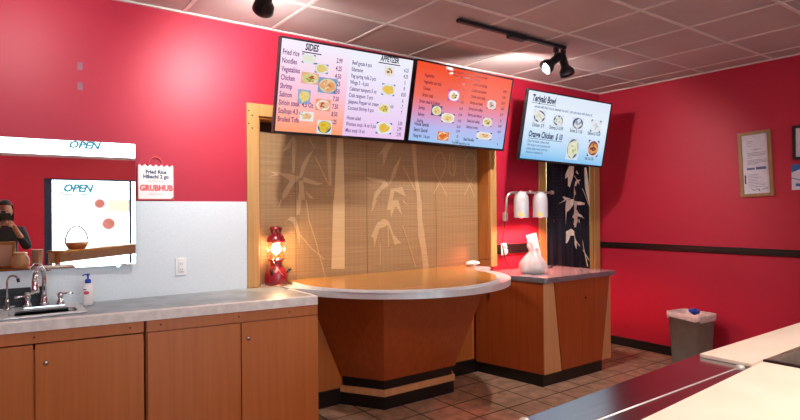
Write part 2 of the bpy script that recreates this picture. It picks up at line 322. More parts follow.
# hatch casing
b = MB()
b.box(1.457, 1.545, WY-.02, WY+.0, OZ0+.03, 2.257, .003); b.box(3.845, 3.925, WY-.02, WY, OZ0+.03, 2.257, .003)
b.box(1.545, 3.845, WY-.02, WY, 2.17, 2.257, .003)
hc = struct(b.build('trim_6', PINE), 'varnished pine casing round the serving hatch')
b = MB(); b.box(1.545, 1.56, WY, WY+T, OZ0+.03, 2.17); b.box(3.83, 3.845, WY, WY+T, OZ0+.03, 2.17); b.box(1.56, 3.83, WY, WY+T, 2.155, 2.17)
b.build('hatch_jamb', wood('brown hatch jamb', L('#8a4f20'), L('#a0612a'), L('#ab6b31'), (60, 60, 2.5), rough=.4), hc)
b = MB()
for x, z in ((1.47, 2.11), (1.47, 2.2), (1.495, 2.08), (1.495, 2.17)): MB().cyl((x, WY-.0205, z), (x, WY-.022, z), .006, n=8).build('nail_hole', DARKW, hc)
# doorway casing
b = MB(); b.box(4.545, 4.65, WY-.02, WY, 0, 2.2, .003); b.box(5.475, 5.575, WY-.02, WY, 0, 2.2, .003); b.box(4.65, 5.475, WY-.02, WY, 2.12, 2.2, .003)
dc = struct(b.build('trim_7', PINE), 'orange pine casing round the curtained doorway')
b = MB(); b.box(4.65, 4.662, WY, WY+T, 0, 2.12); b.box(5.466, 5.475, WY, WY+T, 0, 2.12); b.box(4.662, 5.466, WY, WY+T, 2.108, 2.12); b.build('door_jamb', PINE, dc)
# passage behind
PALEG = mat('pale green back-room paint', L('#c3cba6'), L('#ccd4b0'), rough=.7)
b = MB(); b.box(LX, RX+.1, 5.4, 5.5, 0, CZ); b.box(4.1, 4.2, WY+T, 5.4, 0, CZ); b.box(RX, RX+.1, WY+T, 5.4, 0, CZ)
struct(b.build('wall_rear_passage', PALEG))
# ------------------------------------------------------------------ bamboo blind in the hatch
BY = 4.0-.035
t = thing('bamboo_blind', 'wide woven bamboo roll blind with stencilled bamboo leaves filling the serving hatch', 'blind', (2.7, BY, .97))
MB().box(1.565, 3.826, BY+.006, BY+.012, .965, 2.09).build('blind_sheet', BLINDM, t)
MB().box(1.565, 3.826, BY-.002, BY+.03, 2.085, 2.152).build('head_rail', DARKW, t)
def flat(polys, y, strokes=(), wd=.008, yf=None):
    """thin printed shapes in the (x, z) plane; with yf they follow a folded cloth"""
    b = MB(); fold = yf is not None; yf = yf or (lambda x: y)
    for pi, p in enumerate(polys):
        bm = bmesh.new(); vs = [bm.verts.new((x, 0, z)) for x, z in p]
        for tri in tessellate_polygon([[Vector((x, z, 0)) for x, z in p]]):
            try: bm.faces.new([vs[k] for k in tri])
            except ValueError: pass
        if fold:
            x = min(q[0] for q in p); xe = max(q[0] for q in p); x = math.floor(x/.008)*.008+.008
            while x < xe: bmesh.ops.bisect_plane(bm, geom=bm.verts[:]+bm.edges[:]+bm.faces[:], plane_co=(x, 0, 0), plane_no=(1, 0, 0)); x += .008
        for f in bm.faces: f.normal_update()
        bmesh.ops.reverse_faces(bm, faces=[f for f in bm.faces if f.normal.y > 0])
        for v in bm.verts: v.co.y = yf(v.co.x)-pi*6e-5
        b.bm(bm)
    for q in strokes:
        n = len(q)
        for i in range(n-1):
            a = Vector(q[i]); c = Vector(q[i+1]); d = (c-a)
            if d.length < 1e-6: continue
            o = Vector((-d.y, d.x)).normalized()*wd/2
            b.quad(*[(p.x, yf(p.x)-.002-i*2e-5, p.y) for p in (a-o, c-o, c+o, a+o)])
    return b
flat([p for i, p in enumerate(BL) if i not in STRIPI], BY+.004, BLS, .009).build('stencilled_bamboo', MOTIF, t)
flat([p for i, p in enumerate(BL) if i in STRIPI], BY+.0045).build('pale_stripe', STRIPM, t)
b = MB()
BRC = mat('brown cord', L('#7d5c3a'), L('#87653f'))
for x in (1.9, 2.55, 3.3): MB().cyl((x, BY+.003, .97), (x, BY+.003, 2.085), .0012, n=5).build('lift_cord', BRC, t)
# ------------------------------------------------------------------ curtain
def cy(x): return WY+.045+.010*math.sin((x-4.7)*38)+.005*math.sin((x-4.7)*91)
t = thing('doorway_curtain', 'navy doorway curtain printed with off-white bamboo beside the heat lamp', 'curtain', (5.06, WY+.045, 2.0))
b = MB(); n = 90; X0, X1 = 4.745, 5.462
vs = []; fs = []
for i in range(n+1):
    x = X0+(X1-X0)*i/n
    for dy in (0, .003):
        for z in (.25, 2.06): vs.append((x, cy(x)+dy, z))
for i in range(n):
    o = i*4; p = o+4
    fs += [(o, p, p+1, o+1), (o+3, p+3, p+2, o+2), (o+1, p+1, p+3, o+3), (o+2, p+2, p, o)]
fs += [(0, 1, 3, 2), (n*4, n*4+2, n*4+3, n*4+1)]
b.add(vs, fs, True); b.build('cloth', NAVY, t)
sq = lambda P_: [[(min(4.748+(x-4.748)*1.0, 5.458), z) for x, z in p] for p in P_]
flat(sq(CURT), 0, sq(CURTS), .010, yf=lambda x: cy(x)-.0015-.002).build('printed_bamboo', OFFW, t)
b = MB()
rr = random.Random(3)
for ci, x in enumerate((4.83, 4.875, 4.92, 4.965)):
    for ri in range(17):
        z = 1.93-ri*.034
        if ri in (5,): continue
        for k in range(3):
            dx = rr.uniform(-.008, .004); dz = rr.uniform(-.008, .006); y = cy(x)-.004
            if rr.random() < .5: b.quad((x+dx, y, z+dz), (x+dx+.012, y, z+dz), (x+dx+.012, y, z+dz+.003), (x+dx, y, z+dz+.003))
            else: b.quad((x+dx, y, z+dz), (x+dx+.003, y, z+dz), (x+dx+.003, y, z+dz+.012), (x+dx, y, z+dz+.012))
b.build('printed_character', mat('faded white print', L('#3f4256'), L('#54586c'), rough=.9), t)
b = MB(); b.quad((4.815, cy(4.82)-.004, 1.36), (4.845, cy(4.84)-.004, 1.36), (4.845, cy(4.84)-.004, 1.39), (4.815, cy(4.82)-.004, 1.39)); b.build('printed_seal', mat('red seal print', L('#8a1d28')), t)
MB().cyl((4.665, WY+.05, 2.07), (5.462, WY+.05, 2.07), .011).build('curtain_rod', BLACKM, t)
# ------------------------------------------------------------------ base cabinets under the sink counter
def fy(x): return 3.38-.1*x        # the run is slightly out of square with the wall
ANG = math.atan(-.1)
KNOBM = mat('brushed nickel', L('#b9b4ac'), L('#cfcac2'), rough=.25, metal=1)
def cabinet(x0, x1, doors, knobs, label, ctop=.9):
    t = thing('base_cabinet', label, 'cabinet', ((x0+x1)/2, fy((x0+x1)/2)+.3, 0), 'base cabinets under the sink counter')
    g = .016
    b = MB(); q = lambda x, d: (x, fy(x)+d)
    def slab(xa, xb, d0, d1, z0, z1):
        B = [(xa, fy(xa)+d0), (xb, fy(xb)+d0), (xb, fy(xb)+d1), (xa, fy(xa)+d1)]
        return [(x, y, z0) for x, y in B], [(x, y, z1) for x, y in B]
    rear = WY-.012
    B = [(x0, fy(x0)+g), (x1, fy(x1)+g), (x1, rear), (x0, rear)]
    b.hull8([(x, y, .09) for x, y in B], [(x, y, ctop) for x, y in B])
    b.build('carcass', LAM, t)
    b = MB(); b.hull8(*slab(x0+.002, x1-.002, .002, g, .836, .9)); b.build('top_rail', LAM, t)
    b = MB(); B = [(x0+.01, fy(x0)+.07), (x1-.01, fy(x1)+.07), (x1-.01, rear), (x0+.01, rear)]
    b.hull8([(x, y, 0) for x, y in B], [(x, y, .09) for x, y in B]); b.build('toe_kick', BLACKT, t)
    for (a, c), kn in zip(doors, knobs):
        b = MB(); b.hull8(*slab(a, c, -.004, g-.001, .1, .83)); d = b.build('door', LAM, t)
        if kn:
            x = kn; y = fy(x)-.004
            MB().lathe([(.013, 0), (.013, .004), (.009, .008), (.004, .009)], (x, y, .733), 14, ax=(-.1, -1, 0)).build('knob', KNOBM, d)
    return t
t1 = cabinet(-.52, .680, [(-.50, -.12), (-.112, .172), (.182, .674)], [0, 0, .227], 'cherry laminate base cabinet under the sink, nearest the left edge', .80)
t2 = cabinet(.690, 1.688, [(.696, 1.197), (1.205, 1.684)], [0, 1.243], 'cherry laminate base cabinet below the lantern end of the counter')
for t, xs in ((t1, (.177, .61)), (t2, (.764, 1.19, 1.50))):
    for x in xs: MB().cyl((x, fy(x)+.003, .867), (x, fy(x)-.001, .867), .005, n=8).build('screw_hole', DARKW, t)
# ------------------------------------------------------------------ sink counter
t = thing('sink_countertop', 'grey marbled worktop with pale nosing holding the small steel sink', 'countertop', (.6, 3.6, .9))
bx0, bx1, by0, by1 = .075, .385, 3.49, 3.655
b = MB(); e = .018
def cpoly(b, pts, z0, z1): b.prism(pts, z0, z1)
fe = lambda x: fy(x)+.002
cpoly(b, [(-.52, fe(-.52)), (bx0, fe(bx0)), (bx0, WY-.008), (-.52, WY-.008)], .905, SK)
cpoly(b, [(bx0, fe(bx0)), (bx1, fe(bx1)), (bx1, by0), (bx0, by0)], .905, SK)
cpoly(b, [(bx0, by1), (bx1, by1), (bx1, WY-.008), (bx0, WY-.008)], .905, SK)
cpoly(b, [(bx1, fe(bx1)), (1.655, fe(1.655)), (1.655, WY-.022), (1.45, WY-.022), (1.45, WY-.008), (bx1, WY-.008)], .905, SK)
b.build('worktop', CTOP, t)
b = MB()
b.hull8([(-.52, fe(-.52)-.022, .9), (1.677, fe(1.677)-.022, .9), (1.677, fe(1.677)-.0005, .9), (-.52, fe(-.52)-.0005, .9)], [(-.52, fe(-.52)-.022, SK-.004), (1.677, fe(1.677)-.022, SK-.004), (1.677, fe(1.677)-.0005, SK+.002), (-.52, fe(-.52)-.0005, SK+.002)])
b.box(1.656, 1.68, fe(1.677), 3.60, .9, SK+.001)
b.build('nosing', CEDGE, t)
# sink
t = thing('hand_sink', 'small stainless hand sink set into the grey counter', 'sink', (.23, 3.57, SK))
b = MB(); z = SK+.001; zt = SK+.007
R0 = (-.03, .415, 3.435, 3.80)
for q in ((R0[0], bx0, R0[2], R0[3]), (bx1, R0[1], R0[2], R0[3]), (bx0, bx1, R0[2], by0), (bx0, bx1, by1, R0[3])): b.box(q[0], q[1], q[2], q[3], z, zt)
for q in ((R0[0]-.006, R0[1]+.006, R0[2]-.008, R0[2]), (R0[0]-.006, R0[1]+.006, R0[3], R0[3]+.006), (R0[1], R0[1]+.008, R0[2], R0[3])): b.box(q[0], q[1], q[2], q[3], z, zt+.002, .003)
SINKS = mat('satin sink steel', L('#c9cacc'), L('#d6d7d8'), rough=.42, metal=.4)
b.build('rim', SINKS, t)
b = MB()
def rr_(x0, x1, y0, y1, r, n=5):
    o = []
    for cx, cyy, a in ((x1-r, y1-r, 0), (x0+r, y1-r, 90), (x0+r, y0+r, 180), (x1-r, y0+r, 270)):
        for i in range(n+1):
            q = math.radians(a+90*i/n); o.append((cx+r*math.cos(q), cyy+r*math.sin(q)))
    return o
A = rr_(bx0, bx1, by0, by1, .03); C = rr_(bx0+.02, bx1-.02, by0+.02, by1-.02, .03); n = len(A)
vs = [(x, y, zt) for x, y in A]+[(x, y, SK-.03) for x, y in A]+[(x, y, SK-.14) for x, y in C]
fs = []
for j in range(2):
    for i in range(n): k = (i+1) % n; fs.append((j*n+i, (j+1)*n+i, (j+1)*n+k, j*n+k))
fs.append([2*n+i for i in range(n)]); b.add(vs, fs, True); b.build('bowl', SINKS, t)
MB().lathe([(.03, 0), (.028, .004), (.01, .003)], (.23, 3.57, SK-.139), 20).build('drain', CHROME, t)
# faucet
t = thing('gooseneck_faucet', 'chrome gooseneck faucet with two lever handles on the sink', 'faucet', (.25, 3.725, zt))
fx, fyy = .245, 3.725
b = MB(); b.box(fx-.1, fx+.1, fyy-.028, fyy+.028, zt, zt+.012, .006, 2); b.build('base_plate', CHROME, t)
b = MB(); b.lathe([(.026, 0), (.022, .02), (.016, .045), (.013, .06)], (fx, fyy, zt+.012), 20)
pts = [(fx, fyy, zt+.05), (fx, fyy, zt+.15)]
dx, dy = -.45, -.89
for i in range(13):
    a = PI*i/12*1.02; r = .055
    pts.append((fx+dx*r*(1-math.cos(a)), fyy+dy*r*(1-math.cos(a)), zt+.17+r*math.sin(a)))
b.tube(pts, .0125, 12)
b.build('spout', CHROME, t)
e_ = Vector(pts[-1]); b = MB(); b.lathe([(.013, 0), (.017, -.02), (.02, -.045), (.023, -.07), (.02, -.074)], e_+Vector((0, 0, .004)), 16); b.build('spray_head', CHROME, t)
for s in (-1, 1):
    hx = fx+s*.078
    b = MB(); b.lathe([(.022, 0), (.018, .015), (.011, .03), (.014, .045), (.017, .055), (.011, .066), (.004, .07)], (hx, fyy, zt+.012), 16); hb = b.build('handle', CHROME, t)
    b = MB(); b.tube([(hx, fyy, zt+.068), (hx+s*.03, fyy-.012, zt+.072), (hx+s*.062, fyy-.02, zt+.07)], [.005, .0055, .007], 8); b.build('lever', CHROME, hb)
t = thing('drinking_water_faucet', 'slim chrome filtered-water spout left of the gooseneck faucet', 'faucet', (.075, 3.74, zt))
b = MB(); ax, ay = .075, 3.74
b.lathe([(.02, 0), (.018, .012), (.011, .016), (.011, .055), (.008, .06)], (ax, ay, zt), 16); b.build('base', CHROME, t)
b = MB(); pts = [(ax, ay, zt+.055), (ax, ay, zt+.14)]
for i in range(11):
    a = PI*.82*i/10; r = .034; pts.append((ax+.75*r*(1-math.cos(a)), ay-.66*r*(1-math.cos(a)), zt+.155+r*math.sin(a)))
b.tube(pts, .0055, 8); b.build('spout', CHROME, t)
b = MB(); b.cyl(pts[-1], Vector(pts[-1])+Vector((.004, -.003, -.02)), .0085, .007); b.build('tip', BLACKP, t)
b = MB(); b.box(ax-.006, ax+.006, ay-.045, ay-.01, zt+.04, zt+.048, .002); b.build('lever', BLACKP, t)
# black rack behind sink
t = thing('black_rack', 'low black ribbed plastic rack against the wall behind the sink', 'rack', (-.02, 3.80, SK))
b = MB(); b.box(-.36, .262, 3.806, 3.823, SK+.001, 1.072, .004)
for i in range(4): b.box(-.355, .257, 3.801, 3.808, SK+.012+i*.028, SK+.020+i*.028, .002)
b.build('frame', BLACKP, t)
b = MB()
for x in (-.05, .06): MB().box(x, x+.05, 3.7995, 3.8012, SK+.014, SK+.022).build('badge', KNOBM, t)
MB().box(.155, .2, 3.796, 3.806, SK+.075, SK+.09, .003).build('latch', KNOBM, t)
# soap
t = thing('soap_pump_bottle', 'white hand soap bottle with blue pump on the counter right of the sink', 'bottle', (.462, 3.70, SK))
sxp, syp = .458, 3.70
WB = mat('white soap bottle', L('#e9e6e6'), L('#f0eeee'), rough=.3)
BLUE = mat('blue pump plastic', L('#1546b4'), L('#1a4fc2'), rough=.3)
MB().lathe([(.026, .001), (.029, .006), (.029, .10), (.026, .115), (.014, .128), (.013, .132)], (sxp, syp, SK), 24, sy=.7).build('body', WB, t)
b = MB(); b.lathe([(.016, .130), (.016, .148), (.012, .152), (.005, .154), (.005, .172), (.010, .174), (.010, .182), (.003, .184)], (sxp, syp, SK), 18)
b.tube([(sxp, syp, SK+.178), (sxp-.022, syp-.01, SK+.179), (sxp-.028, syp-.013, SK+.173)], .0042, 8); b.build('pump', BLUE, t)
b = MB(); 
def onb(u, z, r=.0296): return (sxp+r*math.sin(u-.2), syp-.7*r*math.cos(u-.2), SK+z)
for (u0, u1, za, zb, k) in ((-.75, .35, .065, .085, 0), (-.9, -.1, .09, .097, 1)):
    m_ = 8
    for i in range(m_):
        a0 = u0+(u1-u0)*i/m_; a1 = u0+(u1-u0)*(i+1)/m_; sh = lambda a: (1-((a-(u0+u1)/2)/((u1-u0)/2))**2)**.5 if abs((a-(u0+u1)/2)/((u1-u0)/2)) < 1 else 0
        mid = (za+zb)/2; h = (zb-za)/2
        b.m = k; b.quad(onb(a0, mid-h*sh(a0)), onb(a1, mid-h*sh(a1)), onb(a1, mid+h*sh(a1)), onb(a0, mid+h*sh(a0)))
b.build('label', [mat('pink red label', L('#cf4560')), mat('dark label print', L('#5a4a62'))], t)
# outlet on white panel
def outlet(name, x, y, z, label, plug=False):
    t = thing(name, label, 'outlet', (x, y, z))
    b = MB(); b.box(x-.036, x+.036, y-.007, y, z-.058, z+.058, .003); b.build('cover_plate', WPLAS, t)
    b = MB(); b.box(x-.017, x+.017, y-.011, y-.007, z-.034, z+.034, .002); s_ = b.build('socket', WPLAS, t)
    b = MB()
    for dz in (-.018, .018):
        for dx in (-.007, .005): b.box(x+dx, x+dx+.0025, y-.0117, y-.0109, z+dz-.005, z+dz+.006)
    b.build('slot', BLACKP, s_); return t
outlet('wall_outlet', 1.008, WY-.006, 1.135, 'white wall outlet on the white panel right of the mirror')
t = outlet('wall_outlet', 4.01, WY-.022, 1.115, 'white wall outlet with a plug beside the hatch and heat lamp')
MB().box(3.985, 4.03, WY-.065, WY-.034, 1.075, 1.115, .006).build('plug', WPLAS, t); MB().box(3.99, 4.025, WY-.06, WY-.034, 1.125, 1.15, .005).build('plug', WPLAS, t)
# ------------------------------------------------------------------ mirror
ME = .0196
t = thing('wall_mirror', 'long frameless wall mirror above the sink reflecting the shop windows', 'mirror', Matrix.Translation(Vector((.731, WY-.034, 1.17))) @ Matrix.Rotation(-ME, 4, 'Z'))
mm, nt, bb = new_mat('mirror silver'); bb.inputs['Metallic'].default_value = 1; bb.inputs['Roughness'].default_value = .004; bb.inputs['Base Color'].default_value = (.93, .95, .95, 1)
b = MB(); b.add([(-1.3, -.006, 0), (0, -.006, 0), (0, -.006, .746), (-1.3, -.006, .746)], [(0, 1, 2, 3)]); b.build('mirror_face', mm, t, local=True)
b = MB(); b.box(-1.3, 0, -.0055, .004, 0, .746); b.build('mirror_back', mat('mirror glass edge', L('#8fb0ab'), L('#9dbcb7'), rough=.2), t, local=True)
b = MB(); 
for x in (-.46, -.1): MB().box(x-.012, x+.012, -.011, -.001, -.012, .006, .002).build('mounting_clip', CHROME, t, local=True)
# ------------------------------------------------------------------ sign shaped like a carrier bag
t = thing('paper_bag_sign', 'white cardboard sign shaped like a carrier bag beside the mirror', 'sign', (.857, WY-.007, 1.57))
x0_, x1_, z0_, z1_ = .752, .966, 1.575, 1.784
pts = [(x0_, z0_+.008), (x0_+.008, z0_), (x1_-.02, z0_), (x1_, z0_+.016), (x1_, z1_)]
n = 13
for i in range(n): 
    xa = x1_-(x1_-x0_)*(i+.5)/n; pts.append((xa, z1_+(.012 if i % 2 == 0 else -.002)))
pts.append((x0_, z1_))
WCARD = mat('white card', L('#eceae9'), L('#f3f2f1'), rough=.5)
b = MB(); b.prism(pts[::-1], WY-.011, WY-.0075, axis='y'); b.build('sign_board', WCARD, t)
PINKR = mat('coral red print', L('#dc5a5a'), L('#e06262'), rough=.5); GREYT = mat('slate grey print', L('#475068'), L('#4e5870'), rough=.5)
b = MB(); 
arc = [(.857+.043*math.cos(PI*i/16), WY-.009, 1.79+.055*math.sin(PI*i/16)) for i in range(17)]
b.tube(arc, .0032, 6); b.build('handle', PINKR, t)
b = MB(); o_ = [(x, z) for x, z in ((x0_, z0_), (x1_, z0_), (x1_, z1_), (x0_, z1_))]
for a, c in zip(o_, o_[1:]+o_[:1]):
    if abs(a[1]-c[1]) < 1e-6 and a[1] > 1.7: continue
    dx = .0025 if abs(a[0]-c[0]) < 1e-6 else 0; dz = .0025 if dx == 0 else 0
    b.quad((a[0]-dx, WY-.0113, a[1]-dz), (c[0]-dx, WY-.0113, c[1]-dz), (c[0]+dx, WY-.0113, c[1]+dz), (a[0]+dx, WY-.0113, a[1]+dz))
F = lambda x, y: (x, WY-.0116, y)
b.text('GRUBHUB', .861, 1.630, .050, F, xs=.86, align='CENTER', bold=.0028)
b.text('GET', .859, 1.768, .014, F, align='CENTER'); b.text('DELIVERED WITH', .859, 1.686, .0125, F, xs=.95, align='CENTER'); b.text('ORDER ON THE APP', .859, 1.604, .010, F, align='CENTER')
b.build('red_lettering', PINKR, t)
b = MB(); b.text('Fried Rice', .859, 1.738, .032, F, xs=.95, align='CENTER', bold=.0016); b.text('Hibachi 2 go', .859, 1.708, .032, F, xs=.95, align='CENTER', bold=.0016); b.build('grey_lettering', GREYT, t)
# tape remnants on the left wall
TAPE = mat('old grey tape', L('#8a5c69'), L('#966876'), rough=.7)
for i, z in enumerate((2.366, 2.246)):
    o = MB().box(.425, .452, WY-.0018, WY-.0002, z-.022, z+.022).build('tape_remnant', TAPE)
    origin(o, (.4385, WY, z)); tag(o, ('upper' if i == 0 else 'lower')+' grey tape remnant stuck on the red wall above the mirror', 'tape', 'tape remnants on the red wall')
# ------------------------------------------------------------------ rounded serving counter
def arcp(cx, cyy, r, a0, a1, n): return [(cx+r*math.cos(math.radians(a0+(a1-a0)*i/n)), cyy+r*math.sin(math.radians(a0+(a1-a0)*i/n))) for i in range(n+1)]
t = thing('serving_counter', 'half-round serving counter with steel rim and cherry pedestal under the bamboo blind', 'counter', (2.7, WY, 0))
RS = .93
st = [(1.686, WY-.024), (1.686, 3.62)]+arcp(2.665, 3.74, RS, 200, 356, 60)+[(3.655, 3.76), (3.685, WY-.024), (3.825, WY-.024), (3.825, BY-.004), (1.565, BY-.004), (1.565, WY-.024)]
b = MB(); b.prism(st, .928, .956); b.build('steel_top', STEELT, t)
b = MB(); ar = arcp(2.665, 3.74, RS+.001, 200, 356, 60); ar2 = arcp(2.665, 3.74, RS-.02, 200, 356, 60)
ring = ar+ar2[::-1]; n = len(ar)
vs = [(x, y, .913) for x, y in ar]+[(x, y, .9575) for x, y in ar]+[(x, y, .9575) for x, y in ar2]+[(x, y, .913) for x, y in ar2]
fs = []
for i in range(n-1):
    for j in range(4): k = (j+1) % 4; fs.append((j*n+i, j*n+i+1, k*n+i+1, k*n+i))
fs += [(0, n, 2*n, 3*n), (n-1, 4*n-1, 3*n-1, 2*n-1)]
b.add(vs, fs, False); b.build('steel_edge_band', STEELT, t)
wp = [(1.80, BY-.006), (1.785, 3.80)]+arcp(2.585, 3.635, .812, 169, 352, 60)+[(3.46, 3.64), (3.74, BY-.006)]
b = MB(); b.prism(wp, .957, .974); b.build('wood_top', LAMTOP, t)
b = MB(); a1 = arcp(2.585, 3.635, .815, 169, 352, 60); a2 = arcp(2.585, 3.635, .801, 169, 352, 60); n = len(a1)
vs = [(x, y, .957) for x, y in a1]+[(x, y, .9752) for x, y in a1]+[(x, y, .9752) for x, y in a2]; fs = []
for i in range(n-1): fs += [(i, i+1, n+i+1, n+i), (n+i, n+i+1, 2*n+i+1, 2*n+i)]
b.add(vs, fs); b.build('white_edging', WPLAS, t)
top = [(1.913, WY-.014), (2.185, 3.20), (3.17, 3.20), (3.39, WY-.014)]; bot = [(2.195, WY-.014), (2.385, 3.49), (3.09, 3.49), (3.26, WY-.014)]
b = MB(); b.add([(x, y, .215) for x, y in bot]+[(x, y, .902) for x, y in top], [(0, 1, 5, 4), (1, 2, 6, 5), (2, 3, 7, 6), (3, 0, 4, 7), (0, 3, 2, 1), (4, 5, 6, 7)]); b.build('pedestal', LAMSHADE, t)
def plinth(d, z0, z1, name, m):
    P = [(2.195-d, WY-.032), (2.385-d*.6, 3.49-d), (3.07+d*.6, 3.49-d), (3.25+d, WY-.032)]
    b = MB(); b.add([(x, y, z0) for x, y in P]+[(x, y, z1) for x, y in P], [(0, 1, 5, 4), (1, 2, 6, 5), (2, 3, 7, 6), (3, 0, 4, 7), (0, 3, 2, 1), (4, 5, 6, 7)]); return b.build(name, m, t)
plinth(-.012, .145, .215, 'upper_kick_band', BLACKT); plinth(.012, .098, .145, 'plinth_ledge', LAM2); plinth(.004, 0, .098, 'lower_kick_band', BLACKT)
# cord on the counter next to the lantern
# ------------------------------------------------------------------ right cabinet
t = thing('side_cabinet', 'cherry cabinet with grey steel top holding the heat lamp and takeout bag', 'cabinet', (4.2, 3.45, 0))
SX0, SX1, SY0 = 3.765, 4.71, 3.115; SB = 3.622
b = MB(); y1 = SY0+.012
b.prism([(SX0, y1), (SX1, y1), (SX1-.02, WY-.002), (3.72, WY-.002), (SB, WY-.034)], .10, .875); b.build('carcass', LAMSHADE, t)
b = MB(); b.prism([(SX0-.012, SY0+.012), (SX1-.13, SY0+.012), (SX1-.13, WY-.002), (3.745, WY-.002), (3.65, WY-.034)], 0, .10); b.build('kick_base', BLACKT, t)
b = MB(); P_ = [(3.615, 3.80), (3.735, 3.11), (3.739, 3.092), (3.752, 3.08), (3.77, 3.076), (4.722, 3.076), (4.69, 3.80)]; b.prism(P_, .876, .918); b.build('steel_top', mat('satin grey counter top', L('#85878d'), L('#9698a0'), rough=.24, metal=.55, scale=(20, 20, 20), rvar=.05), t)
xm = 4.272
b = MB(); b.prism([(SX0, .10), (3.985, .10), (3.887, .875), (SX0, .875)][::-1], SY0+.002, y1, axis='y'); b.build('corner_wedge', LAM2, t)
b = MB(); b.prism([(4.565, .10), (SX1, .10), (SX1, .875), (4.698, .875)][::-1], SY0+.002, y1, axis='y'); b.build('corner_wedge', LAM2, t)
for a, c in ([(3.992, .105), (xm-.002, .105), (xm-.002, .872), (3.893, .872)], 0), ([(xm+.002, .105), (4.558, .105), (4.692, .872), (xm+.002, .872)], 1):
    b = MB(); b.prism(a[::-1], SY0-.004, y1-.001, axis='y'); d = b.build('door', LAMSHADE, t)
    if c: MB().lathe([(.011, 0), (.011, .004), (.006, .007)], (xm+.05, SY0-.004, .70), 12, ax=(0, -1, 0)).build('lock', DARKW, d)
b = MB(); b.box(3.643, 3.660, 3.635, 3.66, .70, .80, .003); b.build('side_hook', mat('brown bracket', L('#6b2a1c'), L('#7c3323'), rough=.4), t)
# ------------------------------------------------------------------ lantern
lx, ly, lz = 1.692, 3.865, .9565
t = thing('red_lantern', 'lit red pressure lantern with glass globe at the left end of the hatch', 'lantern', (lx, ly, lz))
LRED = mat('red enamel', L('#84121f'), L('#901827'), rough=.28, coat=.3)
b = MB(); b.lathe([(.066, 0), (.080, .006), (.084, .03), (.083, .07), (.076, .098), (.060, .118), (.048, .128), (.044, .14), (.044, .168), (.052, .176), (.057, .182), (.057, .190), (.02, .192)], (lx, ly, lz), 32); b.build('fuel_tank', LRED, t)
b = MB()
for i in range(8): a = 2*PI*i/8+.2; b.cyl((lx+.064*math.cos(a), ly+.064*math.sin(a), lz+.188), (lx+.064*math.cos(a), ly+.064*math.sin(a), lz+.312), .0018, n=6)
for z in (.19, .311): b.tube([(lx+.064*math.cos(2*PI*i/24), ly+.064*math.sin(2*PI*i/24), lz+z) for i in range(24)], .0025, 6, closed=True)
b.build('wire_cage', CHROME, t)
b = MB(); b.lathe([(.056, .191), (.060, .25), (.056, .309)], (lx, ly, lz), 28, cap=False); b.build('glass_globe', glassy('lantern glass', (1, .97, .9, 1), .06), t)
b = MB(); b.lathe([(.069, .312), (.067, .328), (.060, .340), (.056, .352), (.040, .366), (.034, .370), (.034, .378)], (lx, ly, lz), 28)
b.lathe([(.044, .402), (.045, .414), (.040, .421), (.026, .425), (.006, .426)], (lx, ly, lz), 28)
for i in range(6): a = 2*PI*i/6; b.box(lx+.033*math.cos(a)-.006, lx+.033*math.cos(a)+.006, ly+.033*math.sin(a)-.004, ly+.033*math.sin(a)+.004, lz+.376, lz+.404)
b.build('ventilator_cap', LRED, t)
b = MB(); b.ball((lx, ly, lz+.262), .032, sz=1.2); b.build('mantle', emis('glowing mantle', (1, .70, .36, 1), 38), t)
b = MB(); b.cyl((lx, ly, lz+.190), (lx, ly, lz+.228), .010); b.build('burner', mat('brass', L('#b58b45'), L('#c39a52'), rough=.3, metal=1), t)
MB().cyl((lx-.05, ly-.045, lz+.075), (lx-.066, ly-.062, lz+.115), .013).build('filler_cap', BLACKP, t); MB().cyl((lx+.06, ly-.045, lz+.09), (lx+.080, ly-.058, lz+.112), .007).ball((lx+.082, ly-.06, lz+.115), .013).build('valve', BLACKP, t)
b = MB(); b.tube([(lx-.045, ly-.04, lz+.188), (lx-.03, ly-.065, lz+.14), (lx+.01, ly-.088, lz+.08), (lx+.055, ly-.05, lz+.045)], .002, 6); b.build('bail_wire', CHROME, t)
b = MB()
CORD = mat('pale brown cord', L('#b98460'), L('#c9956f'), rough=.5)
b.tube([(1.50+.03, 3.80, SK+.004+.002), (1.56, 3.74, .962), (1.62, 3.76, .962), (1.66, 3.71, .963), (1.72, 3.70, .962), (1.76, 3.745, .962)], .003, 6)
b.tube([(1.53, 3.77, .962), (1.58, 3.79, .963), (1.60, 3.73, .966), (1.66, 3.74, .9685), (1.74, 3.79, .965)], .0026, 6)
tag(origin(b.build('lamp_cord', CORD), (1.6, 3.75, .958)), 'thin pale cord lying tangled at the foot of the red lantern', 'cord')
# ------------------------------------------------------------------ heat lamp
t = thing('heat_lamp', 'twin-shade metal food heat lamp over the cabinet beside the curtain', 'lamp', (3.87, 3.70, .918))
HY = 3.62; TUBE = mat('satin nickel tube', L('#c2b8b4'), L('#cfc6c2'), rough=.3, metal=.8)
b = MB(); pts = [(3.868, HY+.03, 1.40), (3.868, HY+.01, 1.56)]
for i in range(9): a = PI/2*i/8; pts.append((3.868+.075*(1-math.cos(a)), HY+.01*(1-i/8), 1.585+.07*math.sin(a)))
pts += [(4.50, HY, 1.663)]
b.tube(pts, .0115, 10); b.cyl((4.49, HY, 1.663), (4.515, HY, 1.663), .019); b.box(4.17, 4.20, HY-.014, HY+.014, 1.648, 1.678, .003); b.build('arm', TUBE, t)
b = MB(); b.cyl((3.868, HY+.03, 1.43), (4.06, WY, 1.43), .009); b.cyl((4.06, WY-.012, 1.43), (4.06, WY, 1.43), .02); b.box(3.85, 3.886, HY+.01, HY+.05, 1.39, 1.47, .004); b.build('wall_bracket', TUBE, t)
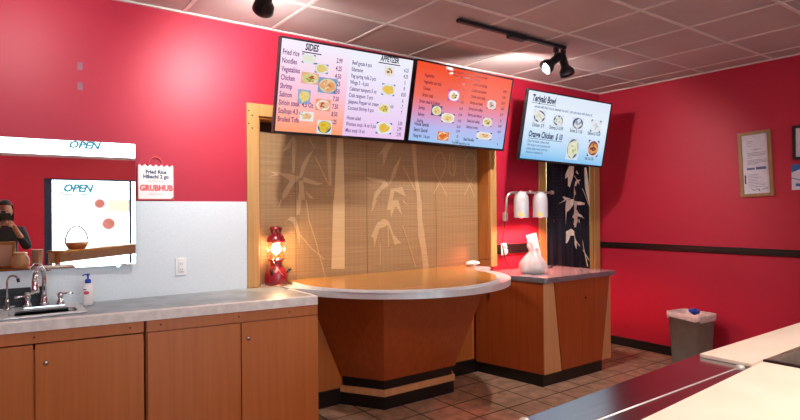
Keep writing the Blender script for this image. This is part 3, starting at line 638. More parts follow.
SHADE = mat('white enamel shade', L('#b8b7ba'), L('#c3c2c5'), rough=.28, coat=.3); SHI = mat('shade lining', L('#e8ded4'), rough=.3)
for x in (4.055, 4.325):
    prof = [(.012, .248), (.036, .242), (.056, .224), (.067, .195), (.071, .16), (.072, .06), (.072, .0)]
    b = MB(); b.lathe(prof[::-1], (x, HY, 1.42), 32, cap=False); b.m = 1; b.lathe([(r-.002, z) for r, z in prof], (x, HY, 1.4199), 32, cap=False)
    s_ = b.build('lamp_shade', [SHADE, SHI], t)
    b = MB(); b.ball((x, HY, 1.47), .05, sz=1.1); b.build('bulb', emis('red heat bulb', (1, .10, .05, 1), 7), s_)
    b = MB(); b.cyl((x, HY, 1.655), (x, HY, 1.672), .014); b.build('shade_cap', TUBE, s_)
    b = MB(); b.m = 0
    for i in range(5):
        a0 = math.radians(200+i*8); a1 = math.radians(208+i*8)
        b.quad(*[(x+(.0728)*math.cos(a), HY+(.0728)*math.sin(a), z) for a, z in ((a0, 1.435), (a1, 1.435), (a1, 1.47-.004*i), (a0, 1.47-.004*(i-1)))])
    b.build('warning_sticker', mat('yellow sticker', L('#d9c96a')), s_)
b = MB(); b.tube([(3.868, HY+.04, 1.39), (3.885, HY+.06, 1.30), (3.875, HY+.08, 1.18), (3.93, HY+.10, 1.05), (3.96, HY+.08, .96), (3.97, HY+.05, .925)], .005, 6); b.build('power_cord', BLACKP, t)
# ------------------------------------------------------------------ takeout bag
t = thing('takeout_bag', 'knotted translucent white plastic takeout bag on the side cabinet', 'bag', (4.0, 3.43, .918))
bm_, nt, bb = new_mat('thin white plastic film'); bb.inputs['Base Color'].default_value = L('#e4dedd'); bb.inputs['Roughness'].default_value = .3
tr_ = N(nt, 'ShaderNodeBsdfTransparent'); mx = N(nt, 'ShaderNodeMixShader'); mx.inputs['Fac'].default_value = .6
nt.links.new(tr_.outputs[0], mx.inputs[1]); nt.links.new(bb.outputs[0], mx.inputs[2]); nt.links.new(mx.outputs[0], nt.nodes['Material Output'].inputs['Surface'])
cx, cyy, cz = 4.0, 3.43, .9185
prof = [(.10, .0), (.132, .012), (.136, .04), (.128, .08), (.112, .11), (.088, .14), (.058, .17), (.032, .195), (.022, .21)]
b = MB(); n = 40; rr = random.Random(5); vs = []; ph = [rr.uniform(0, 6) for _ in range(6)]
for j, (r, h) in enumerate(prof):
    for i in range(n):
        a = 2*PI*i/n; w_ = 1+(.04+.16*(j/8))*math.sin(9*a+ph[0]+j*.25)+.05*math.sin(5*a+ph[1]+j*.9)+.05*math.sin(17*a+ph[2]-j*.5)
        r_ = r*.9; vs.append((cx+r_*1.05*w_*math.cos(a)+.02*(h/.23)*-.5, cyy+r_*.9*w_*math.sin(a), cz+h))
fs = [(j*n+i, j*n+(i+1) % n, (j+1)*n+(i+1) % n, (j+1)*n+i) for j in range(len(prof)-1) for i in range(n)]+[[i for i in range(n)][::-1]]
b.add(vs, fs, True); b.build('bag_body', bm_, t)
b = MB(); kx = cx-.012
b.tube([(kx, cyy, cz+.205), (kx-.04, cyy-.005, cz+.212), (kx-.066, cyy, cz+.245), (kx-.05, cyy+.004, cz+.285), (kx-.02, cyy, cz+.27), (kx, cyy, cz+.205)], [.014, .014, .010, .010, .012, .014], 8)
b.tube([(kx, cyy, cz+.205), (kx+.03, cyy-.01, cz+.225), (kx+.062, cyy-.01, cz+.20), (kx+.05, cyy, cz+.17)], [.014, .013, .010, .007], 8); b.build('handle', bm_, t)
b = MB(); b.prism(rr_(cx-.09, cx+.09, cyy-.062, cyy+.062, .03), cz+.004, cz+.045); b.build('food_tray', mat('grey foam tray', L('#8c949a'), L('#9aa2a8'), rough=.5), t)
b = MB(); b.prism(rr_(cx-.08, cx+.08, cyy-.06, cyy+.06, .025), cz+.046, cz+.11); b.build('food_box', mat('white foam box', L('#dadada'), L('#e4e4e4'), rough=.6), t)
t = thing('order_receipt', 'white paper receipt standing up behind the knot of the takeout bag', 'receipt', (4.055, 3.47, 1.06))
Mx = Matrix.Translation((4.245, 3.58, .9225)) @ Matrix.Rotation(math.radians(-14), 4, 'Y') @ Matrix.Rotation(math.radians(-20), 4, 'Z')
t.matrix_world = Mx; MW[t.name] = Mx
b = MB(); m_ = 8
for i in range(m_):
    z0, z1 = .35*i/m_, .35*(i+1)/m_; f_ = lambda z: .02*(z/.35)**2
    b.quad((-.055, f_(z0), z0), (.055, f_(z0), z0), (.055, f_(z1), z1), (-.055, f_(z1), z1))
b.build('paper', WCARD, t, local=True)
b = MB()
for z in (.315, .30, .285): b.quad((-.02, (.014), z), (.025, (.014), z), (.025, (.014), z+.003), (-.02, (.014), z+.003))
b.build('print_line', mat('grey thermal print', L('#8d8793')), t, local=True)
# small things on the counters
for (x, y, z, lab) in ((3.80, 3.765, .9185, 'small black clip on the cabinet top beside the hatch casing'), (4.46, 3.60, .9185, 'small black clip on the cabinet top near the curtain')):
    b = MB(); b.box(x-.016, x+.016, y-.01, y+.01, z, z+.014, .003); b.box(x-.006, x+.02, y-.006, y+.006, z+.014, z+.022, .002)
    tag(origin(b.build('binder_clip', BLACKP), (x, y, z)), lab, 'clip', 'small black clips on the cabinet')
t = thing('crumpled_napkin', 'crumpled white napkin on the steel rim beside the hatch post', 'napkin', (3.60, 3.85, .957))
bm = bmesh.new(); bmesh.ops.create_icosphere(bm, subdivisions=3, radius=1); rr = random.Random(11)
for v in bm.verts: v.co = Vector((3.645+v.co.x*.075*(1+rr.uniform(-.25, .25)), 3.855+v.co.y*.045*(1+rr.uniform(-.25, .25)), 1.000+v.co.z*.020*(1+rr.uniform(-.1, .25))))
MB().bm(bm).build('paper', WCARD, t)
MB().tube([(3.66, 3.85, 1.0), (3.74, 3.84, 1.03), (3.80, 3.82, 1.025), (3.86, 3.80, 1.04)], .003, 6).build('twist_tie', BLACKP, t)
# ------------------------------------------------------------------ menu screens
def frame(org, yw, a, ro):
    ux = Vector((math.cos(yw), math.sin(yw), 0)); uz = Vector((math.sin(yw)*math.sin(a), -math.cos(yw)*math.sin(a), math.cos(a)))
    ux, uz = ux*math.cos(ro)+uz*math.sin(ro), uz*math.cos(ro)-ux*math.sin(ro)
    uy = uz.cross(ux); M = Matrix.Identity(4)
    for i in range(3): M[i][0] = ux[i]; M[i][1] = uy[i]; M[i][2] = uz[i]; M[i][3] = org[i]
    return M
def screen_mat(name, stops, horiz=0, W=1.08, H=.6, k=1.0):
    """the picture the screen shows: a vertical gradient (object space)"""
    m, nt, b = new_mat(name); b.inputs['Base Color'].default_value = (.01, .01, .01, 1); b.inputs['Roughness'].default_value = .05
    s = N(nt, 'ShaderNodeSeparateXYZ'); nt.links.new(N(nt, 'ShaderNodeTexCoord').outputs['Object'], s.inputs[0])
    mr = N(nt, 'ShaderNodeMapRange'); mr.inputs['From Min'].default_value = .0; mr.inputs['From Max'].default_value = H; nt.links.new(s.outputs['Z'], mr.inputs['Value'])
    ad = N(nt, 'ShaderNodeMath', operation='MULTIPLY_ADD'); ad.inputs[1].default_value = horiz; nt.links.new(s.outputs['X'], ad.inputs[0]); nt.links.new(mr.outputs['Result'], ad.inputs[2])
    r = N(nt, 'ShaderNodeValToRGB'); e = r.color_ramp.elements
    e[0].position = stops[0][0]; e[0].color = L(stops[0][1]); e[1].position = stops[-1][0]; e[1].color = L(stops[-1][1])
    for p, c_ in stops[1:-1]: q = e.new(p); q.color = L(c_)
    nt.links.new(ad.outputs[0], r.inputs['Fac']); nt.links.new(r.outputs['Color'], b.inputs['Emission Color']); b.inputs['Emission Strength'].default_value = k
    return m
TW = 1.10; TH = (TW-.02)*9/16+.03; BZ = .012
SCW = TW-2*BZ; SCH = TH-2*BZ-.004
def tv(org, yw, a, ro, label, panels, sc=1.0):
    M = frame(org, yw, a, ro)
    M = M @ Matrix.Scale(sc, 4); t = thing('menu_screen', label, 'screen', M, 'menu screens hung over the hatch')
    b = MB(); b.box(0, TW, 0, .03, 0, TH, .003); b.box(.12, TW-.12, .03, .06, .08, TH-.15, .01); b.build('housing', BLACKP, t, local=True)
    b = MB()
    b.box(0, TW, -.006, 0, 0, BZ+.006); b.box(0, TW, -.006, 0, TH-BZ+.002, TH); b.box(0, BZ, -.006, 0, BZ+.006, TH-BZ+.002); b.box(TW-BZ, TW, -.006, 0, BZ+.006, TH-BZ+.002)
    bz = b.build('bezel', BLACKP, t, local=True)
    b = MB(); b.box(TW/2-.03, TW/2+.03, -.0072, -.0062, .005, .010); b.build('maker_badge', KNOBM, bz, local=True)
    b = MB(); b.box(TW/2-.1, TW/2+.1, .06, .075, .18, .38); b.cyl((TW/2, .07, .28), (TW/2, .07+.02, .28), .03); b.build('wall_mount', BLACKM, t, local=True)
    # arm reaching back to the wall
    inv = M.inverted(); p = M @ Vector((TW/2, .07, .28)); q = inv @ Vector((p.x, WY-.012, p.z)); q2 = inv @ Vector((p.x, WY, p.z))
    b = MB(); b.tube([(TW/2, .07, .28), tuple(q), tuple(q2)], .02, 8); b.lathe([(.07, 0), (.07, .008)], q, 16, ax=(q2-q)); b.build('mount_arm', BLACKM, t, local=True)
    scr = None
    for i, (u0, u1, m) in enumerate(panels):
        b = MB(); x0 = BZ+SCW*u0; x1 = BZ+SCW*u1; b.quad((x0, -.001, BZ+.004), (x1, -.001, BZ+.004), (x1, -.001, TH-BZ), (x0, -.001, TH-BZ))
        o = b.build('display', m, t, local=True); scr = scr or o
    return t, scr
def uvf(u, v, d=.0016): return (BZ+SCW*u, -.001-d, TH-BZ-SCH*v)
def lines(scr, rows, m, name='menu_text', size=.032, xs=.62):
    b = MB()
    for r in rows:
        tx, u, v = r[:3]; sz = r[3] if len(r) > 3 else size; al = r[4] if len(r) > 4 else 'LEFT'; x_ = r[5] if len(r) > 5 else xs
        b.text(tx, 0, 0, sz, lambda x, y, u=u, v=v: (BZ+SCW*u+x, -.0026, TH-BZ-SCH*v+y), xs=x_, align=al, bold=sz*(.032 if sz > .05 else .018), shear=.15 if sz > .05 else 0)
    return b.build(name, m, scr, local=True)
def food(scr, u, v, w, h, bg, plate, blobs, seed=0, corners=None):
    """one dish picture: background tile, plate disc, heaped food in two or three colours"""
    b = MB(); rr = random.Random(seed); x0, y, z0 = uvf(u-w/2, v+h/2); x1, _, z1 = uvf(u+w/2, v-h/2); cx = (x0+x1)/2; cz = (z0+z1)/2; rx = (x1-x0)/2; rz = (z1-z0)/2
    def disc(cx, cz, ax, az, yy, k, n=20, jit=0):
        b.m = k; b.add([(cx, yy, cz)]+[(cx+ax*math.cos(2*PI*i/n)*(1+rr.uniform(-jit, jit)), yy, cz+az*math.sin(2*PI*i/n)*(1+rr.uniform(-jit, jit))) for i in range(n)], [(0, 1+i, 1+(i+1) % n) for i in range(n)])
    ms = [emis_c(bg)]; b.m = 0; b.quad((x0, y, z0), (x1, y, z0), (x1, y, z1), (x0, y, z1))
    k = 1
    if corners:
        ms.append(emis_c(corners)); b.m = 1; s = .38
        for sx_, sz_ in ((-1, -1), (1, -1), (1, 1), (-1, 1)):
            b.add([(cx+sx_*rx, y-.0003, cz+sz_*rz), (cx+sx_*rx*(1-s), y-.0003, cz+sz_*rz), (cx+sx_*rx, y-.0003, cz+sz_*rz*(1-s))], [(0, 1, 2)])
        k = 2
    if plate: ms.append(emis_c(plate)); disc(cx, cz, rx*.9, rz*.9, y-.0006, k); k += 1
    for j, c_ in enumerate(blobs):
        ms.append(emis_c(c_))
        if j == 0: disc(cx, cz, rx*.78, rz*.78, y-.0009, k, 13, .28)
        else:
            for q in range(7):
                a = rr.uniform(0, 6.28); d = rr.uniform(.1, .5); disc(cx+rx*d*math.cos(a), cz+rz*d*math.sin(a), rx*rr.uniform(.10, .22), rz*rr.uniform(.08, .2), y-.0009-.0002*j-.00002*q, k, 7, .3)
        k += 1
    return b.build('dish_picture', ms, scr, local=True)
_ec = {}
def emis_c(h):
    if h not in _ec: _ec[h] = emis('screen colour '+h, L(h), .9)
    return _ec[h]
# screen 1
mA = screen_mat('left menu panel picture', [(0, '#ff9a68'), (.22, '#ffb09c'), (.55, '#f9c8e0'), (1, '#f4ecfb')])
mB = screen_mat('appetizer panel picture', [(0, '#ecc4ee'), (.3, '#ecd4f4'), (.7, '#eee6fb'), (1, '#eef0fb')])
t, s1 = tv((1.5296, 3.536, .5346+1.48), -.007, .238, .011, 'menu screen headed SIDES with pale pink and orange panels, leftmost over the hatch', [(0, .485, mA), (.485, 1, mB)], .99)
PUR = emis_c('#7a2a78'); DK = emis_c('#251a38'); PB = emis_c('#5f4a80')
lines(s1, [('SIDES', .205, .085, .062, 'CENTER', .66)], DK, 'menu_heading')
b = MB(); x0, y, z0 = uvf(.14, .105); x1 = uvf(.275, 0)[0]; b.quad((x0, y, z0-.006), (x1, y, z0-.006), (x1, y, z0+.001), (x0, y, z0+.001)); b.build('heading_underline', DK, s1, local=True)
sv = [.155+.0905*i for i in range(9)]
lines(s1, [(n_, .012, v+.01, .050) for n_, v in zip(('Fried rice', 'Noodles', 'Vegetables', 'Chicken', 'Shrimp', 'Salmon', 'Sirloin steak  4.5 Oz', 'Scallops 4.3 oz', 'Broiled Tofu'), sv)], PUR)
lines(s1, [(n_, .41, v+.02, .046, 'CENTER') for n_, v in zip(('2.99', '4.25', '4.50', '6.25', '6.50', '7.50', '7.50', '8.50', '4.25'), [.15, .238, .325, .41, .497, .585, .672, .76, .85])], PUR, 'price_text')
av = [.13, .195, .265, .33, .40, .465, .535, .60]
lines(s1, [(n_, .505, v+.02, .040) for n_, v in zip(('Beef gyoza 6 pcs', 'Edamame', 'Veg spring rolls 2 pcs', 'Wings 5 - 6 pcs', 'Calamari tempura 5 oz', 'Crab rangoon  5 pcs', 'Jalapeno Popper w/ cream cheese  6pcs', 'Coconut Shrimp 6 pcs'), [.14, .215, .29, .365, .44, .515, .59, .665])]+
      [(n_, .505, v, .040) for n_, v in zip(('House salad', 'Wonton soup 16 oz 5 pcs', 'Miso soup 16 oz'), (.80, .875, .95))], PB)
lines(s1, [(n_, .95, v, .040, 'CENTER') for n_, v in zip(('6.25', '4.25', '5', '8', '8.50', '6', '7', '7', '2.50', '2.99', '2.95'), (.155, .23, .305, .38, .455, .53, .605, .68, .815, .885, .955))], PB, 'price_text')
lines(s1, [('APPETIZER', .80, .065, .055, 'CENTER', .62)], DK, 'menu_heading')
b = MB(); x0, y, z0 = uvf(.71, .085); x1 = uvf(.89, 0)[0]; b.quad((x0, y, z0-.006), (x1, y, z0-.006), (x1, y, z0+.001), (x0, y, z0+.001)); b.build('heading_underline', DK, s1, local=True)
food(s1, 0.190, 0.175, 0.094, 0.100, '#e8eef2', '#f4f6f4', ['#eef0dc'], 1, '#5a5a70'); food(s1, 0.285, 0.260, 0.094, 0.105, '#d8e4e8', '#f2f4f2', ['#ecd27a'], 2, '#4a5068')
food(s1, 0.210, 0.385, 0.121, 0.126, '#f3b48e', '#f3efdc', ['#dfd68c', '#8fae5a', '#c05a3c'], 3); food(s1, 0.340, 0.440, 0.138, 0.173, '#7fa8cc', '#f0d8b0', ['#efae78', '#e0854e', '#f6d8a8'], 4)
food(s1, 0.180, 0.595, 0.088, 0.158, '#9cb4d8', None, ['#f4dc8a', '#ecd070'], 5); food(s1, 0.320, 0.665, 0.110, 0.131, '#f4a070', '#fdf6f2', ['#f0c4a0', '#c84c3a'], 6)
food(s1, 0.210, 0.810, 0.099, 0.105, '#f6f4f4', None, ['#f0cc98', '#e8a878'], 7); food(s1, 0.345, 0.915, 0.110, 0.158, '#e4ecf2', '#4c6a86', ['#ecc83e', '#d8b030'], 8)
food(s1, 0.805, 0.175, 0.088, 0.126, '#f2eff6', None, ['#f4e4c8', '#f0a83c', '#3c4436'], 9); food(s1, 0.815, 0.395, 0.110, 0.142, '#e8eef6', None, ['#f4cf62', '#f2c84c'], 10, '#5c7cae')
food(s1, 0.800, 0.630, 0.099, 0.116, '#eef2e4', '#f8f4e6', ['#f2d070', '#e8a060', '#7fae58'], 11); food(s1, 0.815, 0.870, 0.132, 0.142, '#f0f2f6', None, ['#f2c85a', '#ecb848'], 12, '#33558e')
# screen 2
mC = screen_mat('hibachi menu picture', [(0, '#9cc8f0'), (.22, '#b4b8ec'), (.42, '#dc90b4'), (.62, '#f0705e'), (1, '#f4502c')], horiz=-.04)
t, s2 = tv((2.686, 3.591, .558+1.48), .021, .199, -.005, 'menu screen with a red to blue background, middle one over the hatch', [(0, 1, mC)], 1.022)
MR = emis_c('#7c1a34'); MV = emis_c('#48204f'); MD = emis_c('#1e1a42')
lines(s2, [('Hibachi meals come with fried rice or steamed rice and salad', .5, .06, .030, 'CENTER'), ('choice of soup, vegetables and house sauce', .5, .105, .028, 'CENTER')], MR)
n1 = ['Vegetables', 'Vegetables and tofu', 'Chicken', 'Sirloin steak', 'Sirloin steak & Scallops', 'Shrimp', 'Salmon', 'Scallop']
n2 = ['Chicken and shrimp', 'Chicken and salmon', 'Chicken and scallop', 'Shrimp and steak', 'Shrimp and scallop', 'Shrimp and salmon', 'Steak and scallop', 'Seafood combo']
lv = [.175+.083*i for i in range(8)]
lines(s2, [(n_, .08, v, .037) for n_, v in list(zip(n1, lv))[:4]]+[(n_, .56, v, .035) for n_, v in list(zip(n2, lv))[:4]], MR)
lines(s2, [(n_, .06, v, .037) for n_, v in list(zip(n1, lv))[4:]]+[(n_, .555, v, .035) for n_, v in list(zip(n2, lv))[4:]], MV)
lines(s2, [('House Special', .04, .80, .042), ('Bento Special', .04, .875, .042), ('Flying fish   5-6 pcs', .04, .95, .036), ('Beef Noodles', .545, .93, .036), ('* Prices may change without notice', .42, .985, .024)], MD)
lines(s2, [(p_, .475, v, .030, 'CENTER') for p_, v in zip(('11.99', '14', '15', '18.75', '18.99', '17.99', '19.25', '20.50', '23.99', '25', '11.25'), (.20, .28, .36, .44, .525, .61, .69, .77, .83, .90, .965))]+
      [(p_, .93, v, .030, 'CENTER') for p_, v in zip(('19.99', '21.50', '22.50', '23.50', '23.75', '24', '24.99', '26.50', '8'), (.20, .28, .36, .44, .525, .61, .69, .77, .95))], MV, 'price_text')
food(s2, 0.385, 0.355, 0.115, 0.144, '#d870c8', '#f8f4f6', ['#f4ecd4', '#e0b04c', '#3c2430'], 21, '#7c2a9c'); food(s2, 0.800, 0.390, 0.098, 0.120, '#f2eef4', '#faf6fa', ['#e8d8c8', '#a8486c'], 22, '#50305c')
food(s2, 0.235, 0.580, 0.103, 0.132, '#546a88', '#f0f0ee', ['#eedc9c', '#d8a050'], 23, '#2f3a52'); food(s2, 0.355, 0.655, 0.127, 0.120, '#f2f4f4', None, ['#f0dca0', '#e4a054'], 24, '#26323c')
food(s2, 0.780, 0.640, 0.103, 0.120, '#e6e4ea', '#f6f4f2', ['#ecd88c', '#9c6c3c'], 25, '#3c3c58'); food(s2, 0.330, 0.900, 0.115, 0.114, '#f0823c', '#f6e6d0', ['#ee8a3c', '#d85420'], 26); food(s2, 0.765, 0.835, 0.172, 0.102, '#f4f2f4', None, ['#f0dcb4', '#e8844c'], 27, '#26262e')
# screen 3
mE = screen_mat('bowl menu picture', [(0, '#5fb0e8'), (.12, '#94caf0'), (.35, '#c4e0f8'), (.7, '#e6f0fb'), (1, '#dfeaf8')], horiz=.05)
t, s3 = tv((3.861, 3.479, .465+1.48), -.113, .178, -.034, 'white and blue menu screen headed Teriyaki Bowl above the doorway curtain', [(0, 1, mE)])
ND = emis_c('#15294f'); GD = emis_c('#5a74a0')
lines(s3, [('Teriyaki Bowl', .05, .145, .085, 'LEFT', .60), ('Orange Chicken  $ 10', .06, .665, .078, 'LEFT', .60)], ND, 'menu_heading')
b = MB()
for ua, ub, v in ((.05, .325, .165), (.06, .46, .685)):
    x0, y, z0 = uvf(ua, v); x1 = uvf(ub, v)[0]; b.quad((x0, y, z0-.004), (x1, y, z0-.004), (x1, y, z0), (x0, y, z0))
b.build('heading_underline', ND, s3, local=True)
lines(s3, [('served with fried rice or steamed rice and 1 yum yum sauce with choice of', .085, .235, .036, 'LEFT', .68), ('Deep fried tender chicken breast', .06, .745, .032), ('With orange or stir fry sprinkled with', .06, .80, .030), ('roasted sesame seeds, served with', .06, .855, .030), ('fried rice or steamed rice', .06, .91, .032)], GD)
lines(s3, [('Chicken  $ 9', .085, .51, .046), ('Shrimp $ 10.99', .285, .515, .046), ('Sirloin $ 11.50', .53, .52, .046), ('Salmon $ 10.50', .755, .52, .046), ('Thai Tea 5.50', .765, .92, .036)], ND)
food(s3, 0.155, 0.355, 0.140, 0.190, '#e8f0fa', '#2f4f8c', ['#f2f0e6', '#d8dcc8'], 31, '#dfe8f6'); food(s3, 0.375, 0.375, 0.120, 0.170, '#e8f0fa', '#3c5c90', ['#eef0ea', '#c8d0b8'], 32, '#dfe8f6')
food(s3, 0.615, 0.375, 0.140, 0.190, '#e8f0fa', '#2c4c80', ['#e6e8ee', '#98a4bc'], 33, '#dfe8f6'); food(s3, 0.845, 0.375, 0.130, 0.190, '#e4ecf8', '#f2f6fc', ['#eef2f6', '#c8d4dc'], 34, '#2a4468')
food(s3, 0.600, 0.775, 0.150, 0.340, '#dce8f8', '#48648e', ['#e6e8c8', '#b8c48c', '#f4f0d8'], 35); food(s3, 0.855, 0.730, 0.140, 0.260, '#d8e6f8', '#8a4c4c', ['#e8a05c', '#703c38'], 36, '#30507c')
# ------------------------------------------------------------------ track lights
TZ = CZ-.012
def spot_head(name, label, piv, aim, lit, group='track spotlights'):
    piv = Vector(piv); d = Vector(aim).normalized()
    t = thing(name, label, 'spotlight', tuple(piv+Vector((0, 0, .09))), group)
    b = MB(); b.box(piv.x-.02, piv.x+.02, piv.y-.014, piv.y+.014, piv.z+.052, piv.z+.090, .004); b.tube([piv+Vector((0, 0, .06)), piv+Vector((-.018, 0, .02)), piv], .007, 8); b.build('yoke', BLACKM, t)
    b = MB(); b.lathe([(.012, -.055), (.028, -.052), (.032, -.04), (.032, .045), (.036, .055), (.056, .085), (.060, .12), (.056, .124), (.052, .10), (.02, .095)], piv, 24, ax=d); b.build('lamp_housing', BLACKM, t)
    b = MB(); b.lathe([(.0005, .1135), (.02, .1130), (.03, .111), (.034, .106)], piv, 24, ax=d, cap=False); b.build('bulb', emis('bulb '+label[:12], (.95, .97, 1, 1), lit), t)
    return piv+d*.13
def track(name, label, x0, x1, y, box):
    t = thing(name, label, 'light track', ((x0+x1)/2, y, CZ-.007), 'ceiling light tracks')
    b = MB(); b.box(x0, x1, y-.018, y+.018, CZ-.032, CZ-.0075, .003); b.build('rail', BLACKM, t)
    b = MB(); b.box(box-.085, box+.085, y-.03, y+.03, CZ-.05, CZ-.0075, .006); b.build('power_feed', BLACKM, t)
    MB().box(x0-.006, x0, y-.016, y+.016, CZ-.03, CZ-.009).build('end_cap', BLACKP, t); MB().box(x1, x1+.006, y-.016, y+.016, CZ-.03, CZ-.009).build('end_cap', BLACKP, t)
track('track_rail', 'black ceiling light track in front of the middle menu screen', 2.60, 3.74, 2.87, 3.18)
track('track_rail', 'black ceiling light track above the sink side of the counter', -.05, 1.27, 2.87, .5)
hB = spot_head('track_spotlight', 'lit black track spotlight nearest the screens, pointing toward the mirror', (3.635, 2.87, CZ-.125), (-.74, .34, -.66), 22)
hC = spot_head('track_spotlight', 'dark red-tinged black track spotlight behind the lit one at the end of the track', (3.725, 2.87, CZ-.125), (.1, -.25, -.95), .02)
hA = spot_head('track_spotlight', 'black track spotlight cut by the top edge above the hatch casing', (1.22, 2.87, CZ-.145), (.10, .72, -.35), 40)
hD = spot_head('track_spotlight', 'black track spotlight over the sink', (.15, 2.87, CZ-.125), (-.05, .8, -.5), 40)
# ------------------------------------------------------------------ framed papers on the right wall
def rw(y0, y1, z0, z1, x0, x1, b): b.box(RX-x1, RX-x0, y0, y1, z0, z1)
PAPER = mat('white paper', L('#c8c2cc'), L('#d2ccd6'), rough=.6); INK = mat('grey ink', L('#6c6478'), rough=.7); BINK = mat('blue grey ink', L('#4f5c80'), rough=.7)
t = thing('framed_letter', 'tall tan wooden frame with a typed white letter on the red right wall', 'picture frame', Matrix.Translation((RX, 2.203, 1.596)) @ Matrix.Rotation(math.radians(-2.3), 4, 'X'))
MWt = MW[t.name]
y0, y1, z0, z1 = -.1355, .1355, 0, .590
b = MB(); fw = .028
for q in ((y0, y1, z0, z0+fw), (y0, y1, z1-fw, z1), (y0, y0+fw, z0+fw, z1-fw), (y1-fw, y1, z0+fw, z1-fw)): b.box(-.022, -.001, q[0], q[1], q[2], q[3])
b.build('frame', wood('tan frame', L('#866238'), L('#926c40'), L('#9c764a'), (60, 60, 6), rough=.5), t, local=True)
b = MB(); b.box(-.008, -.0012, y0+fw, y1-fw, z0+fw, z1-fw); p_ = b.build('letter', PAPER, t, local=True)
b = MB(); rr = random.Random(4)
YL = lambda u: y1-fw-.01-(y1-y0-2*fw-.02)*u    # left edge as seen is the far (+y) side
def bar(u0, u1, z, h=.005): b.quad((-.0088, YL(u0), z), (-.0088, YL(u1), z), (-.0088, YL(u1), z+h), (-.0088, YL(u0), z+h))
for u0, u1, z in ((.15, .42, .500), (.15, .34, .495-.012), (.15, .36, .462), (.4, .75, .425), (.15, .95, .395), (.15, .95, .382), (.15, .9, .37), (.15, .35, .352), (.15, .95, .33), (.15, .95, .318), (.15, .92, .306), (.15, .6, .294)): bar(u0, u1, z, .0035)
for i in range(9): bar(.15, rr.uniform(.5, .95), .20-i*.014, .003)
b.build('typed_line', INK, p_, local=True)
b = MB(); bar(.12, .45, .245, .018); bar(.5, .92, .243, .024); b.build('letterhead_block', BINK, p_, local=True)
b = MB()
b.tube([(-.009, YL(.25), .075), (-.009, YL(.4), .055), (-.009, YL(.5), .072), (-.009, YL(.62), .048), (-.009, YL(.6), .07)], .0025, 5); b.tube([(-.009, YL(.72), .06), (-.009, YL(.9), .075), (-.009, YL(.95), .07)], .0025, 5)
b.quad((-.0088, YL(.0), .12), (-.0088, YL(.06), .12), (-.0088, YL(.06), .20), (-.0088, YL(.0), .20)); b.build('signature', BLACKP, p_, local=True)
MB().ball((-.012, 0, .598), .007).build('hanging_nail', KNOBM, t, local=True)
t = thing('framed_certificate', 'thin black frame with a pale pink printed document, cut by the right edge', 'picture frame', (RX, 1.75, 1.875))
b = MB(); y0, y1, z0, z1 = 1.52, 1.922, 1.905, 2.195; fw = .022
for q in ((y0, y1, z0, z0+fw), (y0, y1, z1-fw, z1), (y0, y0+fw, z0+fw, z1-fw), (y1-fw, y1, z0+fw, z1-fw)): rw(*q, .001, .02, b)
b.build('frame', BLACKP, t)
b = MB(); rw(y0+fw, y1-fw, z0+fw, z1-fw, .0015, .008, b); p_ = b.build('document', mat('pale pink paper', L('#cbbcc4'), L('#d6c8d0'), rough=.6), t)
b = MB()
for i, z in enumerate((2.13, 2.115, 2.06, 2.045, 2.03, 1.99, 1.975)): rw(1.60+.02*(i % 2), 1.865, z, z+.005, .0081, .0088, b)
b.build('typed_line', INK, p_)
t = thing('blue_poster', 'small white poster with blue wave design below the black certificate frame', 'poster', (RX, 1.75, 1.60))
y0, y1, z0, z1 = 1.60, 1.935, 1.645, 1.865
b = MB(); rw(y0, y1, z0, z1, .001, .006, b); b.build('sheet', PAPER, t)
BLU = mat('poster blue', L('#2c5c9c'), L('#3568a8'), rough=.5)
b = MB(); X = RX-.0068
def pp(pts): bm = bmesh.new(); f_ = bm.faces.new([bm.verts.new((X, y, z)) for y, z in pts]); bmesh.ops.triangulate(bm, faces=[f_]); b.bm(bm)
pp([(y1, z1), (y1, z1-.07), (y1-.05, z1-.05), (y1-.11, z1-.03), (y0, z1-.02), (y0, z1)])
pp([(y1, z1-.12), (y1-.06, z1-.14), (y1-.14, z1-.125), (y1-.14, z1-.118), (y1-.06, z1-.132), (y1, z1-.112)])
b.build('wave_print', BLU, t)
b = MB(); b.quad((X-.0004, y1-.03, z0+.03), (X-.0004, y1-.10, z0+.03), (X-.0004, y1-.10, z0+.055), (X-.0004, y1-.03, z0+.055)); b.build('poster_logo', BLU, t)
# ------------------------------------------------------------------ waste bin
t = thing('waste_bin', 'grey rectangular waste bin with a white liner against the right wall', 'bin', Matrix.Translation((5.36, 2.69, 0)) @ Matrix.Rotation(math.radians(-9), 4, 'Z'))
def rrect(w, d, r, z, n=5): return [(x, y, z) for x, y in rr_(-w/2, w/2, -d/2, d/2, r, n)]
def loops(b, Ls, cap0=True, sm=True):
    n = len(Ls[0]); vs = [v for l in Ls for v in l]; fs = [(j*n+i, j*n+(i+1) % n, (j+1)*n+(i+1) % n, (j+1)*n+i) for j in range(len(Ls)-1) for i in range(n)]
    if cap0: fs.append(list(range(n))[::-1])
    b.add(vs, fs, sm)
b = MB(); loops(b, [rrect(.21, .27, .035, 0), rrect(.22, .28, .035, .01), rrect(.262, .33, .04, .485), rrect(.278, .346, .045, .487), rrect(.278, .346, .045, .505), rrect(.258, .326, .04, .505), rrect(.215, .275, .035, .02)]); b.build('bin_body', GREYP, t, local=True)
LIN = mat('white liner film', L('#c9bab6'), L('#dccfca'), rough=.35, scale=(25, 25, 25), bump=.4)
b = MB(); rr = random.Random(9); n = len(rrect(1, 1, .1, 0))
def wob(l, a): return [(x*(1+rr.uniform(-a, a)*.3), y*(1+rr.uniform(-a, a)*.3), z+rr.uniform(-a, a)) for x, y, z in l]
